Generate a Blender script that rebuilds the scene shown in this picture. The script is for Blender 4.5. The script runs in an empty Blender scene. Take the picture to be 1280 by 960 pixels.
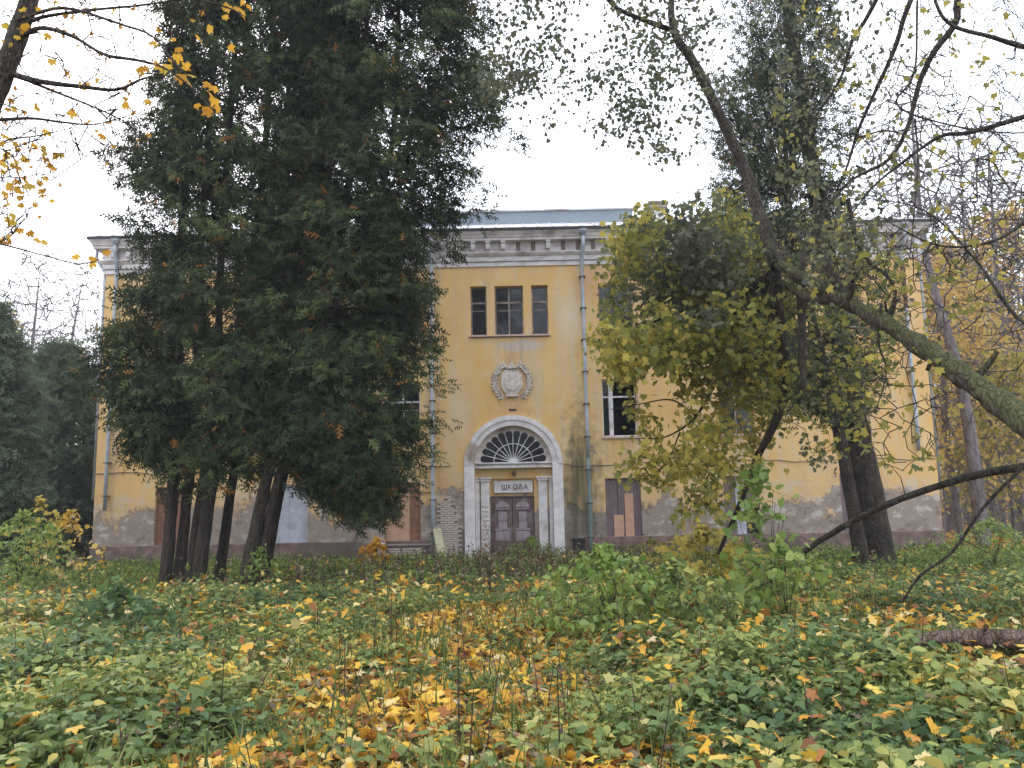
import bpy, math
import numpy as np
from math import radians, sin, cos, pi
from mathutils import Matrix, Vector

sc = bpy.context.scene
COL = sc.collection

# ------------------------------------------------------------------ camera
F_PX = 960.0
PITCH, YAW, ROLL = radians(7.716), radians(.214), radians(-1.137)
EYE = 1.6
cam_d = bpy.data.cameras.new('camera')
cam = bpy.data.objects.new('camera', cam_d)
COL.objects.link(cam)
RM = Matrix.Rotation(YAW, 3, 'Z') @ Matrix.Rotation(pi/2 + PITCH, 3, 'X') @ Matrix.Rotation(ROLL, 3, 'Z')
cam.matrix_world = Matrix.Translation((0, 0, EYE)) @ RM.to_4x4()
cam_d.sensor_width = 36
cam_d.lens = 36 * F_PX / 1280
cam_d.clip_end = 2000
cam_d.clip_start = .05
sc.camera = cam
RN = np.array(RM)

def at(px, py, Y):
    """world point seen at photo pixel (px,py) at depth Y (metres north of the viewer)"""
    d = RN @ np.array([(px - 640) / F_PX, -(py - 480) / F_PX, -1.0])
    t = Y / d[1]
    return np.array([d[0]*t, Y, EYE + d[2]*t])

# ------------------------------------------------------------------ light
SUN_EL, SUN_AZ = radians(34), radians(-30)      # thin-cloud sun ahead and to the left
world = bpy.data.worlds.new('World')
sc.world = world
world.use_nodes = True
wn, wl = world.node_tree.nodes, world.node_tree.links
wn.clear()
sky = wn.new('ShaderNodeTexSky')
sky.sky_type = 'NISHITA'
sky.sun_disc = False
sky.sun_elevation = SUN_EL
sky.sun_rotation = SUN_AZ
sky.air_density = 1.0
sky.dust_density = 3.0
tc = wn.new('ShaderNodeTexCoord')
ns = wn.new('ShaderNodeTexNoise'); ns.inputs['Scale'].default_value = 2.2; ns.inputs['Detail'].default_value = 5
cr = wn.new('ShaderNodeValToRGB')
cr.color_ramp.elements[0].position = .3; cr.color_ramp.elements[0].color = (7.4, 8.1, 9.9, 1)
cr.color_ramp.elements[1].position = .7; cr.color_ramp.elements[1].color = (11.0, 11.3, 12.0, 1)
mx = wn.new('ShaderNodeMix'); mx.data_type = 'RGBA'; mx.inputs[0].default_value = .88
bg = wn.new('ShaderNodeBackground'); bg.inputs['Strength'].default_value = .12
wo = wn.new('ShaderNodeOutputWorld')
wl.new(tc.outputs['Generated'], ns.inputs['Vector'])
wl.new(ns.outputs['Fac'], cr.inputs['Fac'])
wl.new(sky.outputs[0], mx.inputs[6]); wl.new(cr.outputs['Color'], mx.inputs[7])
# an overcast sky is brighter overhead than at the horizon
sx = wn.new('ShaderNodeSeparateXYZ'); wl.new(tc.outputs['Generated'], sx.inputs[0])
mr = wn.new('ShaderNodeMapRange'); mr.inputs[1].default_value = 0; mr.inputs[2].default_value = 1; mr.inputs[3].default_value = .68; mr.inputs[4].default_value = 1.45
wl.new(sx.outputs['Z'], mr.inputs[0])
vm = wn.new('ShaderNodeVectorMath'); vm.operation = 'SCALE'; wl.new(mx.outputs[2], vm.inputs[0]); wl.new(mr.outputs[0], vm.inputs['Scale'])
wl.new(vm.outputs[0], bg.inputs['Color']); wl.new(bg.outputs[0], wo.inputs['Surface'])
sun_d = bpy.data.lights.new('sun', 'SUN')
sun_d.energy = .9; sun_d.angle = radians(18); sun_d.color = (1, .96, .9)
sun = bpy.data.objects.new('sun', sun_d); COL.objects.link(sun)
sdir = Vector((sin(SUN_AZ)*cos(SUN_EL), cos(SUN_AZ)*cos(SUN_EL), sin(SUN_EL)))
sun.rotation_euler = sdir.to_track_quat('Z', 'Y').to_euler()
sc.view_settings.view_transform = 'Standard'
sc.view_settings.look = 'None'
sc.view_settings.exposure = 1.12
sc.view_settings.gamma = 1
sc.view_settings.use_curve_mapping = False
sc.render.engine = 'CYCLES'
sc.cycles.max_bounces = 6
sc.cycles.diffuse_bounces = 3
sc.cycles.transparent_max_bounces = 8

# ------------------------------------------------------------------ helpers
def tag(o, label=None, cat=None, group=None, kind=None):
    if label: o['label'] = label
    if cat: o['category'] = cat
    if group: o['group'] = group
    if kind: o['kind'] = kind
    return o

def empty(name, loc=(0, 0, 0), label=None, cat=None, group=None, parent=None):
    o = bpy.data.objects.new(name, None); COL.objects.link(o)
    o.location = loc; o.empty_display_size = .3
    if parent: o.parent = parent
    return tag(o, label, cat, group)

def mesh_from(name, V, faces, mat, attrs=None, smooth=False, mats=None, midx=None):
    """V (n,3) float, faces (m,k) int or list of such arrays"""
    me = bpy.data.meshes.new(name)
    if not isinstance(faces, list): faces = [faces]
    faces = [f for f in faces if len(f)]
    V = np.asarray(V, dtype=np.float32)
    me.vertices.add(len(V)); me.vertices.foreach_set('co', V.ravel())
    loops = np.concatenate([f.ravel() for f in faces]).astype(np.int32)
    tot = np.concatenate([np.full(len(f), f.shape[1]) for f in faces]).astype(np.int32)
    start = np.concatenate([[0], np.cumsum(tot)[:-1]]).astype(np.int32)
    me.loops.add(len(loops)); me.loops.foreach_set('vertex_index', loops)
    me.polygons.add(len(tot)); me.polygons.foreach_set('loop_start', start); me.polygons.foreach_set('loop_total', tot)
    if smooth: me.polygons.foreach_set('use_smooth', np.ones(len(tot), dtype=bool))
    me.update(calc_edges=True)
    for k, a in (attrs or {}).items():
        at_ = me.attributes.new(k, 'FLOAT', 'POINT'); at_.data.foreach_set('value', np.asarray(a, dtype=np.float32))
    for m in (mats or [mat]): me.materials.append(m)
    if midx is not None: me.polygons.foreach_set('material_index', np.asarray(midx, dtype=np.int32))
    return me

def link(name, me, parent=None, loc=None):
    o = bpy.data.objects.new(name, me); COL.objects.link(o)
    if loc is not None: o.location = loc
    if parent is not None:
        o.parent = parent
        if loc is None: o.matrix_parent_inverse = Matrix.Translation(-Vector(parent.location))
    return o

class MB:
    """collects boxes, prisms, tubes into ONE mesh, world coordinates"""
    def __init__(s): s.v = []; s.f = []
    def add(s, vs, fs):
        b = len(s.v); s.v += [tuple(map(float, v)) for v in vs]; s.f += [tuple(b+i for i in f) for f in fs]; return s
    def box(s, x0, x1, y0, y1, z0, z1):
        return s.add([(x0,y0,z0),(x1,y0,z0),(x1,y1,z0),(x0,y1,z0),(x0,y0,z1),(x1,y0,z1),(x1,y1,z1),(x0,y1,z1)],
                     [(0,3,2,1),(4,5,6,7),(0,1,5,4),(1,2,6,5),(2,3,7,6),(3,0,4,7)])
    def bar(s, a, b, w, d):
        """bar in an XZ plane from a to b (x,z), width w in plane, y from d[0] to d[1]"""
        a = np.array(a, float); b = np.array(b, float); t = (b-a)/np.linalg.norm(b-a); n = np.array([-t[1], t[0]])*w/2
        P = [a-n, b-n, b+n, a+n]
        return s.prism(P, d[0], d[1])
    def prism(s, P, y0, y1):
        """polygon in XZ (counterclockwise seen from the front) extruded along y"""
        n = len(P)
        vs = [(p[0], y0, p[1]) for p in P] + [(p[0], y1, p[1]) for p in P]
        fs = [tuple(range(n)), tuple(reversed(range(n, 2*n)))] + [(i, i+n, (i+1) % n+n, (i+1) % n) for i in range(n)]
        return s.add(vs, fs)
    def tube(s, pts, r, n=10, cap=True):
        V, F = tube(np.array(pts, float), np.full(len(pts), r) if np.isscalar(r) else np.array(r), n)
        s.add(V, [tuple(f) for f in F])
        if cap:
            b = len(s.v)-len(V)
            s.f.append(tuple(reversed(range(b, b+n)))); s.f.append(tuple(range(len(s.v)-n, len(s.v))))
        return s
    def build(s, name, mat, parent=None, bevel=0, smooth=False):
        me = bpy.data.meshes.new(name); me.from_pydata(s.v, [], s.f); me.materials.append(mat); me.update()
        if smooth: me.polygons.foreach_set('use_smooth', np.ones(len(me.polygons), dtype=bool))
        o = link(name, me, parent)
        if bevel:
            b = o.modifiers.new('bevel', 'BEVEL'); b.width = bevel; b.segments = 2; b.limit_method = 'ANGLE'
        return o

def tube(P, R, n=8, rng=None, rough=0.):
    """one smooth tube along polyline P with radii R"""
    m = len(P)
    T = np.gradient(P, axis=0); T /= np.linalg.norm(T, axis=1)[:, None] + 1e-9
    ref = np.array([0, 0, 1.]) if abs(T[0][2]) < .9 else np.array([1., 0, 0])
    V = np.zeros((m, n, 3)); A = np.arange(n)*2*pi/n
    u = np.cross(T[0], ref); u /= np.linalg.norm(u)
    for i in range(m):
        u = u - T[i]*np.dot(u, T[i]); u /= np.linalg.norm(u)+1e-9
        w = np.cross(T[i], u)
        rr = R[i]*(1 + (rough*rng.standard_normal(n) if rng is not None else 0))*np.ones(n)
        V[i] = P[i] + (np.cos(A)[:, None]*u + np.sin(A)[:, None]*w)*rr[:, None]
    I = np.arange(m-1)[:, None]*n; J = np.arange(n)[None]; J2 = (J+1) % n
    F = np.stack([I+J, I+J2, I+n+J2, I+n+J], -1).reshape(-1, 4)
    return V.reshape(-1, 3), F

def smooth_path(P, R, k=6):
    """Catmull-Rom"""
    P = np.asarray(P, float); R = np.asarray(R, float)
    Q = np.column_stack([P, R]); Q = np.vstack([2*Q[0]-Q[1], Q, 2*Q[-1]-Q[-2]])
    out = []
    for i in range(1, len(Q)-2):
        a, b, c, d = Q[i-1:i+3]
        for t in np.linspace(0, 1, k, endpoint=False):
            out.append(.5*((2*b)+(c-a)*t+(2*a-5*b+4*c-d)*t*t+(3*b-a-3*c+d)*t**3))
    out.append(Q[-2]); out = np.array(out)
    return out[:, :3], np.maximum(out[:, 3], .002)

def merge(parts):
    """[(V,F)...] -> V,[F..]"""
    Vs, Fs, b = [], {}, 0
    for V, F in parts:
        Vs.append(V); Fs.setdefault(F.shape[1], []).append(F+b); b += len(V)
    return np.vstack(Vs), [np.vstack(f) for f in Fs.values()]

def frusta(A, B, ra, rb, n=3):
    """many separate thin cones A->B"""
    T = B-A; L = np.linalg.norm(T, axis=1)[:, None]+1e-9; T = T/L
    ref = np.where(np.abs(T[:, 2:3]) < .9, np.array([[0, 0, 1.]]), np.array([[1., 0, 0]]))
    u = np.cross(T, ref); u /= np.linalg.norm(u, axis=1)[:, None]; w = np.cross(T, u)
    a = np.arange(n)*2*pi/n
    ring = np.cos(a)[None, :, None]*u[:, None]+np.sin(a)[None, :, None]*w[:, None]
    V = np.stack([A[:, None]+ring*ra[:, None, None], B[:, None]+ring*rb[:, None, None]], 1)
    N = len(A); b = np.arange(N)[:, None]*2*n; J = np.arange(n)[None]; J2 = (J+1) % n
    F = np.stack([b+J, b+J2, b+n+J2, b+n+J], -1).reshape(-1, 4)
    return V.reshape(-1, 3), F

def inst(T, TF, pos, X, Y, Z, size):
    """realise template T (k,3), faces TF at N frames"""
    size = np.asarray(size)
    if size.ndim == 1: size = size[:, None]*np.ones(3)
    V = pos[:, None] + T[None, :, 0:1]*X[:, None]*size[:, None, 0:1] + T[None, :, 1:2]*Y[:, None]*size[:, None, 1:2] + T[None, :, 2:3]*Z[:, None]*size[:, None, 2:3]
    F = TF[None]+(np.arange(len(pos))*len(T))[:, None, None]
    return V.reshape(-1, 3), F.reshape(-1, TF.shape[1])

def unit(v): return v/(np.linalg.norm(v, axis=-1, keepdims=True)+1e-9)
def frames(Y, N):
    """leaf frames: Y leaf direction, N rough normal"""
    Y = unit(Y); X = unit(np.cross(Y, N)); Z = np.cross(X, Y); return X, Y, Z

# leaf shapes -------------------------------------------------------
def polar(L): return [(r*cos(radians(a)), r*sin(radians(a))) for a, r in L]
def fan(outline, curl=.18):
    P = [(0, .12, 0)]+[(x, y, -curl*(x*x+(y-.1)**2)+.10*abs(x)) for x, y in outline]
    n = len(outline)
    F = [(0, i+1, (i+1) % n+1) for i in range(n)]
    return np.array(P, float), np.array(F)
half = [(-62, .10), (-14, .56), (4, .50), (14, .66), (26, .56), (38, .92), (47, .74), (56, .76), (65, .54), (76, .80), (83, .84)]
MAPLE_HI = fan(polar(half+[(90, 1.12)]+[(180-a, r) for a, r in reversed(half)]))
half = [(-60, .12), (-10, .60), (16, .52), (40, .86), (64, .60)]
MAPLE_LO = fan(polar(half+[(90, 1.1)]+[(180-a, r) for a, r in reversed(half)]))
OVAL = (np.array([(0,0,0),(0,.5,-.03),(0,1,-.16),(-.30,.38,.07),(.30,.38,.07)]), np.array([(0,1,3),(1,2,3),(0,4,1),(1,4,2)]))
OVAL_HI = (np.array([(0,0,0),(0,.35,.0),(0,.7,-.05),(0,1,-.2),(-.24,.16,.05),(-.33,.42,.06),(-.18,.76,0),(.24,.16,.05),(.33,.42,.06),(.18,.76,0)]),
           np.array([(0,1,4),(4,1,5),(1,2,5),(5,2,6),(2,3,6),(0,7,1),(7,8,1),(1,8,2),(8,9,2),(2,9,3)]))
ROUND = fan(polar([(-70,.12),(-30,.42),(5,.55),(35,.66),(65,.82),(90,1.05),(115,.82),(145,.66),(175,.55),(210,.42),(250,.12)]), .12)
def spray_t():
    V, F = [], []; r = np.random.default_rng(3)
    for i in range(6):
        t = .06+.15*i; s = 1 if i % 2 else -1; L = .42*(1-.45*t)
        b = len(V); z = .08*(r.random()-.5)
        V += [(-.04*s, t-.11, 0), (.0, t+.13, 0), (s*L*.9, t+L*.7, z-.06)]; F.append((b, b+1, b+2))
    b = len(V); V += [(-.035, .8, 0), (.035, .8, 0), (0, 1.15, -.08)]; F.append((b, b+1, b+2))
    return np.array(V), np.array(F)
SPRAY = spray_t()
BLADE = (np.array([(-.03,0,0),(.03,0,0),(-.022,.55,.0),(.022,.55,.0),(0,1,-.22)]), np.array([(0,1,3),(0,3,2),(2,3,4)]))
NEEDLE = (np.array([(-.1,0,0),(.1,0,0),(0,1,0)]), np.array([(0,1,2)]))

def rnd_attr(n, k, rng, f=None):
    v = rng.random(n) if f is None else f
    return np.repeat(v, k)

# materials ---------------------------------------------------------
def mat(name):
    m = bpy.data.materials.new(name); m.use_nodes = True
    nt = m.node_tree; b = nt.nodes['Principled BSDF']
    return m, nt, nt.nodes, nt.links, b
def ramp(N, stops):
    r = N.new('ShaderNodeValToRGB'); e = r.color_ramp.elements
    while len(e) > 1: e.remove(e[-1])
    e[0].position = stops[0][0]; e[0].color = (*stops[0][1], 1)
    for p, c in stops[1:]:
        x = e.new(p); x.color = (*c, 1)
    return r
def noise(N, L, scale, detail=4, vec=None, rough=.55, sc3=None):
    n = N.new('ShaderNodeTexNoise'); n.inputs['Scale'].default_value = scale; n.inputs['Detail'].default_value = detail; n.inputs['Roughness'].default_value = rough
    if vec is not None:
        if sc3:
            mp = N.new('ShaderNodeMapping'); mp.inputs['Scale'].default_value = sc3; L.new(vec, mp.inputs['Vector']); vec = mp.outputs[0]
        L.new(vec, n.inputs['Vector'])
    return n.outputs['Fac']
def mixc(N, L, f, a, b, mode='MIX'):
    m = N.new('ShaderNodeMix'); m.data_type = 'RGBA'; m.blend_type = mode
    for s, v in ((0, f), (6, a), (7, b)):
        if isinstance(v, (int, float)): m.inputs[s].default_value = v
        elif isinstance(v, tuple): m.inputs[s].default_value = (*v, 1)
        else: L.new(v, m.inputs[s])
    return m.outputs[2]
def mth(N, L, op, a, b=None, c=None, clamp=False):
    m = N.new('ShaderNodeMath'); m.operation = op; m.use_clamp = clamp
    for i, v in enumerate((a, b, c)):
        if v is None: continue
        if isinstance(v, (int, float)): m.inputs[i].default_value = v
        else: L.new(v, m.inputs[i])
    return m.outputs[0]
def step(N, L, v, a, b):
    m = N.new('ShaderNodeMapRange'); m.clamp = True; m.interpolation_type = 'SMOOTHSTEP'
    L.new(v, m.inputs[0]); m.inputs[1].default_value = a; m.inputs[2].default_value = b
    return m.outputs[0]
def bump(N, L, b, h, dist, strength=1.):
    m = N.new('ShaderNodeBump'); m.inputs['Distance'].default_value = dist; m.inputs['Strength'].default_value = strength
    L.new(h, m.inputs['Height']); L.new(m.outputs[0], b.inputs['Normal'])

def leafmat(name, stops, trans=.35, rough=.65, spec=.18):
    m, nt, N, L, b = mat(name)
    a = N.new('ShaderNodeAttribute'); a.attribute_name = 'rnd'
    r = ramp(N, stops); L.new(a.outputs['Fac'], r.inputs['Fac'])
    tc = N.new('ShaderNodeTexCoord')
    n = noise(N, L, 60, 2, tc.outputs['Object'])
    col = mixc(N, L, .45, r.outputs['Color'], mixc(N, L, n, (.55,.5,.45), (1.25,1.25,1.2)), 'MULTIPLY')
    L.new(col, b.inputs['Base Color']); b.inputs['Roughness'].default_value = rough; b.inputs['Specular IOR Level'].default_value = spec
    t = N.new('ShaderNodeBsdfTranslucent'); L.new(col, t.inputs['Color'])
    mx = N.new('ShaderNodeMixShader'); mx.inputs[0].default_value = trans
    L.new(b.outputs[0], mx.inputs[1]); L.new(t.outputs[0], mx.inputs[2]); L.new(mx.outputs[0], N['Material Output'].inputs['Surface'])
    return m

def plain(name, c, rough=.7, var=.25, scale=8, bumpd=.004, metal=0, spec=.5, sc3=(1, 1, 1), dirt=None):
    m, nt, N, L, b = mat(name)
    tc = N.new('ShaderNodeTexCoord')
    n = noise(N, L, scale, 6, tc.outputs['Object'], sc3=sc3)
    n2 = noise(N, L, scale*.22, 4, tc.outputs['Object'])
    lo = tuple(x*(1-var) for x in c); hi = tuple(min(1, x*(1+var)) for x in c)
    col = mixc(N, L, step(N, L, n, .3, .7), lo, hi)
    if dirt: col = mixc(N, L, step(N, L, n2, .5, .72), col, dirt)
    L.new(col, b.inputs['Base Color']); b.inputs['Roughness'].default_value = rough
    b.inputs['Metallic'].default_value = metal; b.inputs['Specular IOR Level'].default_value = spec
    if bumpd: bump(N, L, b, n, bumpd)
    return m

def bark(name, c1, c2, moss=0., mosscol=(.10, .13, .03), scale=9):
    m, nt, N, L, b = mat(name)
    tc = N.new('ShaderNodeTexCoord'); o = tc.outputs['Object']
    n = noise(N, L, scale, 8, o, .65, sc3=(1, 1, .22)); n2 = noise(N, L, 3, 5, o)
    col = mixc(N, L, step(N, L, n, .32, .68), c1, c2)
    col = mixc(N, L, mth(N, L, 'MULTIPLY', step(N, L, n2, .5, .7), .45), col, tuple(x*1.5 for x in c2))
    if moss:
        g = N.new('ShaderNodeNewGeometry'); sp = N.new('ShaderNodeSeparateXYZ'); L.new(g.outputs['Normal'], sp.inputs[0])
        up = mth(N, L, 'MULTIPLY_ADD', sp.outputs['Z'], .45, .25)
        f = mth(N, L, 'ADD', up, mth(N, L, 'SUBTRACT', n2, .5))
        f = mth(N, L, 'MULTIPLY', step(N, L, f, .1, .55), moss)
        n3 = noise(N, L, 40, 4, o)
        mc = mixc(N, L, n3, tuple(x*.5 for x in mosscol), tuple(x*1.5 for x in mosscol))
        col = mixc(N, L, f, col, mc)
    L.new(col, b.inputs['Base Color']); b.inputs['Roughness'].default_value = .9; b.inputs['Specular IOR Level'].default_value = .2
    v = N.new('ShaderNodeTexVoronoi'); v.feature = 'DISTANCE_TO_EDGE'; v.inputs['Scale'].default_value = scale*2.2
    mp = N.new('ShaderNodeMapping'); mp.inputs['Scale'].default_value = (1, 1, .25); L.new(o, mp.inputs['Vector']); L.new(mp.outputs[0], v.inputs['Vector'])
    hh = mth(N, L, 'ADD', n, step(N, L, v.outputs['Distance'], 0, .25))
    bump(N, L, b, hh, .035, 1.)
    return m

G = lambda y: -.025*np.asarray(y, float) - .02*np.clip(np.asarray(y, float)-15, 0, 14)          # ground falls gently away from the viewer
def ground_z(x, y):
    x = np.asarray(x, float); y = np.asarray(y, float)
    z = G(np.clip(y, -20, 95)) + .07*np.sin(x*.7+1.3)*np.cos(y*.55) + .04*np.sin(x*1.9+y*1.3)
    z = z + .035*np.sin(x*3.1-y*2.3)
    return z - .05

# ------------------------------------------------------------------ materials
def wall_mat():
    m, nt, N, L, b = mat('ochre_plaster')
    tc = N.new('ShaderNodeTexCoord'); o = tc.outputs['Object']
    sp = N.new('ShaderNodeSeparateXYZ'); L.new(o, sp.inputs[0]); X, Z = sp.outputs['X'], sp.outputs['Z']
    n1 = noise(N, L, .55, 6, o, .6); n2 = noise(N, L, 2.6, 7, o, .65); n3 = noise(N, L, 14, 5, o, .7)
    ns_ = noise(N, L, 1.0, 5, o, .6, sc3=(3.2, 3.2, .28))
    col = mixc(N, L, step(N, L, n1, .3, .7), (.68, .415, .14), (.69, .48, .215))
    col = mixc(N, L, mth(N, L, 'MULTIPLY', step(N, L, ns_, .45, .7), .6), col, (.58, .475, .33))      # washed-out runs
    col = mixc(N, L, mth(N, L, 'MULTIPLY', step(N, L, n2, .5, .7), .4), col, (.66, .54, .37))
    col = mixc(N, L, mth(N, L, 'MULTIPLY', step(N, L, noise(N, L, .8, 5, o, .6, sc3=(1.3, 1, .5)), .5, .68), .5), col, (.60, .36, .17))
    # grey bare render at the foot of the wall
    h = mth(N, L, 'ADD', Z, mth(N, L, 'MULTIPLY', mth(N, L, 'SUBTRACT', noise(N, L, .75, 7, o, .68), .5), 4.4))
    wear = step(N, L, h, 1.2, .95)
    wear = mth(N, L, 'MAXIMUM', wear, mth(N, L, 'MULTIPLY', step(N, L, n1, .66, .70), step(N, L, n2, .5, .56)))
    col = mixc(N, L, mth(N, L, 'MULTIPLY', step(N, L, h, 2.2, .9), .55), col, (.55, .36, .19))
    grey = mixc(N, L, n2, (.20, .155, .12), (.42, .36, .30))
    grey = mixc(N, L, step(N, L, n3, .4, .7), grey, (.27, .21, .17))
    n4 = noise(N, L, 1.7, 6, o, .7, sc3=(1, 1, 1.4))
    grey = mixc(N, L, mth(N, L, 'MULTIPLY', step(N, L, n4, .54, .62), .8), grey, (.50, .46, .41))
    grey = mixc(N, L, mth(N, L, 'MULTIPLY', step(N, L, n4, .45, .37), .75), grey, (.17, .125, .10))
    col = mixc(N, L, mth(N, L, 'MULTIPLY', mth(N, L, 'MULTIPLY', step(N, L, n4, .52, .60), step(N, L, h, 3.4, 1.2)), .6), col, (.56, .48, .38))
    col = mixc(N, L, wear, col, grey)
    # pale scuffed patch under the top windows
    def blob(cx, cz, rx, rz, k0, k1):
        dx = mth(N, L, 'DIVIDE', mth(N, L, 'SUBTRACT', X, cx), rx); dz = mth(N, L, 'DIVIDE', mth(N, L, 'SUBTRACT', Z, cz), rz)
        d = mth(N, L, 'SQRT', mth(N, L, 'ADD', mth(N, L, 'MULTIPLY', dx, dx), mth(N, L, 'MULTIPLY', dz, dz)))
        d = mth(N, L, 'ADD', d, mth(N, L, 'MULTIPLY', mth(N, L, 'SUBTRACT', n2, .5), 1.9))
        return step(N, L, d, k0, k1)
    dmr = step(N, L, noise(N, L, 1.0, 5, o, .6, sc3=(6, 6, .3)), .42, .62)
    col = mixc(N, L, mth(N, L, 'MULTIPLY', blob(.25, 6.65, 1.0, .22, 1.1, .5), .85), col, (.52, .47, .42))
    col = mixc(N, L, mth(N, L, 'MULTIPLY', blob(2.0, 7.6, .55, 1.3, 1.2, .2), .55), col, (.70, .62, .48))
    col = mixc(N, L, mth(N, L, 'MULTIPLY', blob(-1.9, 4.2, .45, 1.3, 1.2, .2), .45), col, (.66, .58, .42))
    col = mixc(N, L, mth(N, L, 'MULTIPLY', blob(3.0, 8.9, .9, .9, 1.25, .3), .6), col, (.60, .33, .16))
    col = mixc(N, L, mth(N, L, 'MULTIPLY', blob(-.1, 4.35, 1.0, .3, 1.2, .4), .6), col, (.62, .36, .15))
    for wx in (3.69, 7.8, 11.85, -3.99, -7.9, -12.0, 0.):
        for wz in (2.75, 6.4):
            if wx == 0 and wz < 3: continue
            col = mixc(N, L, mth(N, L, 'MULTIPLY', mth(N, L, 'MULTIPLY', blob(wx, wz, .75, .7, 1.3, .3), dmr), .5), col, (.36, .28, .20))
    # black-green damp around the down-pipe
    dm = blob(2.25, 1.2, .75, 3.2, 1.25, .3); dm2 = step(N, L, ns_, .3, .62)
    col = mixc(N, L, mth(N, L, 'MULTIPLY', dm, mth(N, L, 'MULTIPLY_ADD', dm2, .55, .35), clamp=True), col, (.085, .085, .05))
    # grime near the foot
    col = mixc(N, L, mth(N, L, 'MULTIPLY', step(N, L, h, .3, -.9), .6), col, (.12, .10, .08))
    # hairline cracks
    v = N.new('ShaderNodeTexVoronoi'); v.feature = 'DISTANCE_TO_EDGE'; v.inputs['Scale'].default_value = .55
    wv = N.new('ShaderNodeVectorMath'); wv.operation = 'MULTIPLY_ADD'
    nn = N.new('ShaderNodeTexNoise'); nn.inputs['Scale'].default_value = 2.2; nn.inputs['Detail'].default_value = 6; L.new(o, nn.inputs['Vector'])
    L.new(nn.outputs['Color'], wv.inputs[0]); wv.inputs[1].default_value = (.9, .9, .9); L.new(o, wv.inputs[2]); L.new(wv.outputs[0], v.inputs['Vector'])
    ck = mth(N, L, 'MULTIPLY', mth(N, L, 'MULTIPLY', step(N, L, v.outputs['Distance'], .006, .0015), .4), step(N, L, n1, .45, .6))
    col = mixc(N, L, ck, col, (.25, .17, .09))
    L.new(col, b.inputs['Base Color']); b.inputs['Roughness'].default_value = .92; b.inputs['Specular IOR Level'].default_value = .2
    hh = mth(N, L, 'ADD', mth(N, L, 'MULTIPLY', n3, .35), mth(N, L, 'MULTIPLY', wear, -1.2))
    bump(N, L, b, hh, .012, .8)
    return m
M = {}
M['wall'] = wall_mat()
M['white'] = plain('old_whitewash', (.66, .63, .62), .85, .12, 5, .004, dirt=(.34, .28, .22))
M['cornice'] = plain('grey_cornice_plaster', (.60, .57, .56), .9, .22, 4, .01, sc3=(.6, 1, 2), dirt=(.24, .20, .17))
M['scar'] = plain('broken_plaster_scar', (.17, .14, .12), .95, .4, 12, .01)
M['plinth'] = plain('red_brown_plinth', (.175, .12, .10), .88, .35, 3, .01, dirt=(.11, .09, .075))
M['brown_wood'] = plain('brown_door_wood', (.14, .085, .08), .65, .35, 14, .006, sc3=(3, 3, .25), dirt=(.20, .17, .16))
M['panel_wood'] = plain('greyed_door_panel', (.29, .24, .25), .65, .3, 14, .006, sc3=(3, 3, .25))
M['frame_wood'] = plain('weathered_frame_wood', (.24, .18, .145), .75, .35, 12, .004, dirt=(.38, .36, .34))
M['white_frame'] = plain('flaking_white_frame', (.62, .62, .62), .7, .15, 12, .003, dirt=(.35, .32, .28))
M['purple_board'] = plain('faded_purple_board', (.16, .115, .12), .75, .25, 6, .003, sc3=(4, 4, .4))
M['pink_board'] = plain('pinkish_fibreboard', (.50, .30, .19), .8, .1, 5, .002)
M['brown_board'] = plain('rust_brown_board', (.22, .10, .06), .8, .2, 6, .002)
M['grey_board'] = plain('pale_grey_board', (.40, .42, .46), .7, .15, 5, .002)
M['brick'] = plain('old_brick', (.52, .44, .38), .9, .35, 3.2, .006, dirt=(.34, .20, .14))
M['mortar'] = plain('old_mortar', (.17, .14, .12), .95, .3, 10, .005)
M['metal'] = plain('galvanised_pipe', (.36, .41, .46), .5, .2, 3, .002, metal=.3, dirt=(.30, .30, .28))
M['green_metal'] = plain('green_grey_pipe', (.13, .18, .17), .6, .25, 5, .003, dirt=(.20, .16, .12))
M['rust_metal'] = plain('rusty_pipe', (.13, .07, .045), .8, .4, 6, .003)
M['dark_metal'] = plain('dark_iron', (.035, .033, .035), .6, .3, 10, .002)
M['roof'] = plain('pale_roof_sheet', (.47, .45, .46), .7, .15, 2, .004, dirt=(.32, .29, .28))
M['blue_sheet'] = plain('blue_grey_sheet', (.25, .30, .345), .6, .08, 1.2, .004)
M['sill'] = plain('pinkish_sill', (.50, .36, .30), .8, .15, 9, .003)
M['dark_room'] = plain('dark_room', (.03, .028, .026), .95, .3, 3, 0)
M['plank'] = plain('lichen_plank', (.44, .40, .26), .85, .25, 10, .004, sc3=(3, 3, .3), dirt=(.30, .30, .17))
M['emblem'] = plain('emblem_plaster', (.58, .52, .46), .9, .25, 12, .006, dirt=(.36, .30, .24))
M['cable'] = plain('grey_cable', (.12, .11, .10), .7, .2, 8, 0)
M['letters'] = plain('faded_letters', (.13, .115, .11), .8, .2, 12, 0)

def glass_mat(name, refl):
    m, nt, N, L, b = mat(name)
    b.inputs['Base Color'].default_value = (.02, .022, .025, 1); b.inputs['Roughness'].default_value = .06; b.inputs['Specular IOR Level'].default_value = .6
    tr = N.new('ShaderNodeBsdfTransparent'); tr.inputs[0].default_value = (.75, .78, .8, 1)
    mx = N.new('ShaderNodeMixShader'); mx.inputs[0].default_value = refl
    tc = N.new('ShaderNodeTexCoord'); n = noise(N, L, 2.5, 3, tc.outputs['Object']); bump(N, L, b, n, .02, .4)
    L.new(tr.outputs[0], mx.inputs[1]); L.new(b.outputs[0], mx.inputs[2]); L.new(mx.outputs[0], N['Material Output'].inputs['Surface'])
    return m
M['glass'] = glass_mat('old_glass', .75)
M['fan_glass'] = glass_mat('dark_old_glass', .25)

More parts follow.
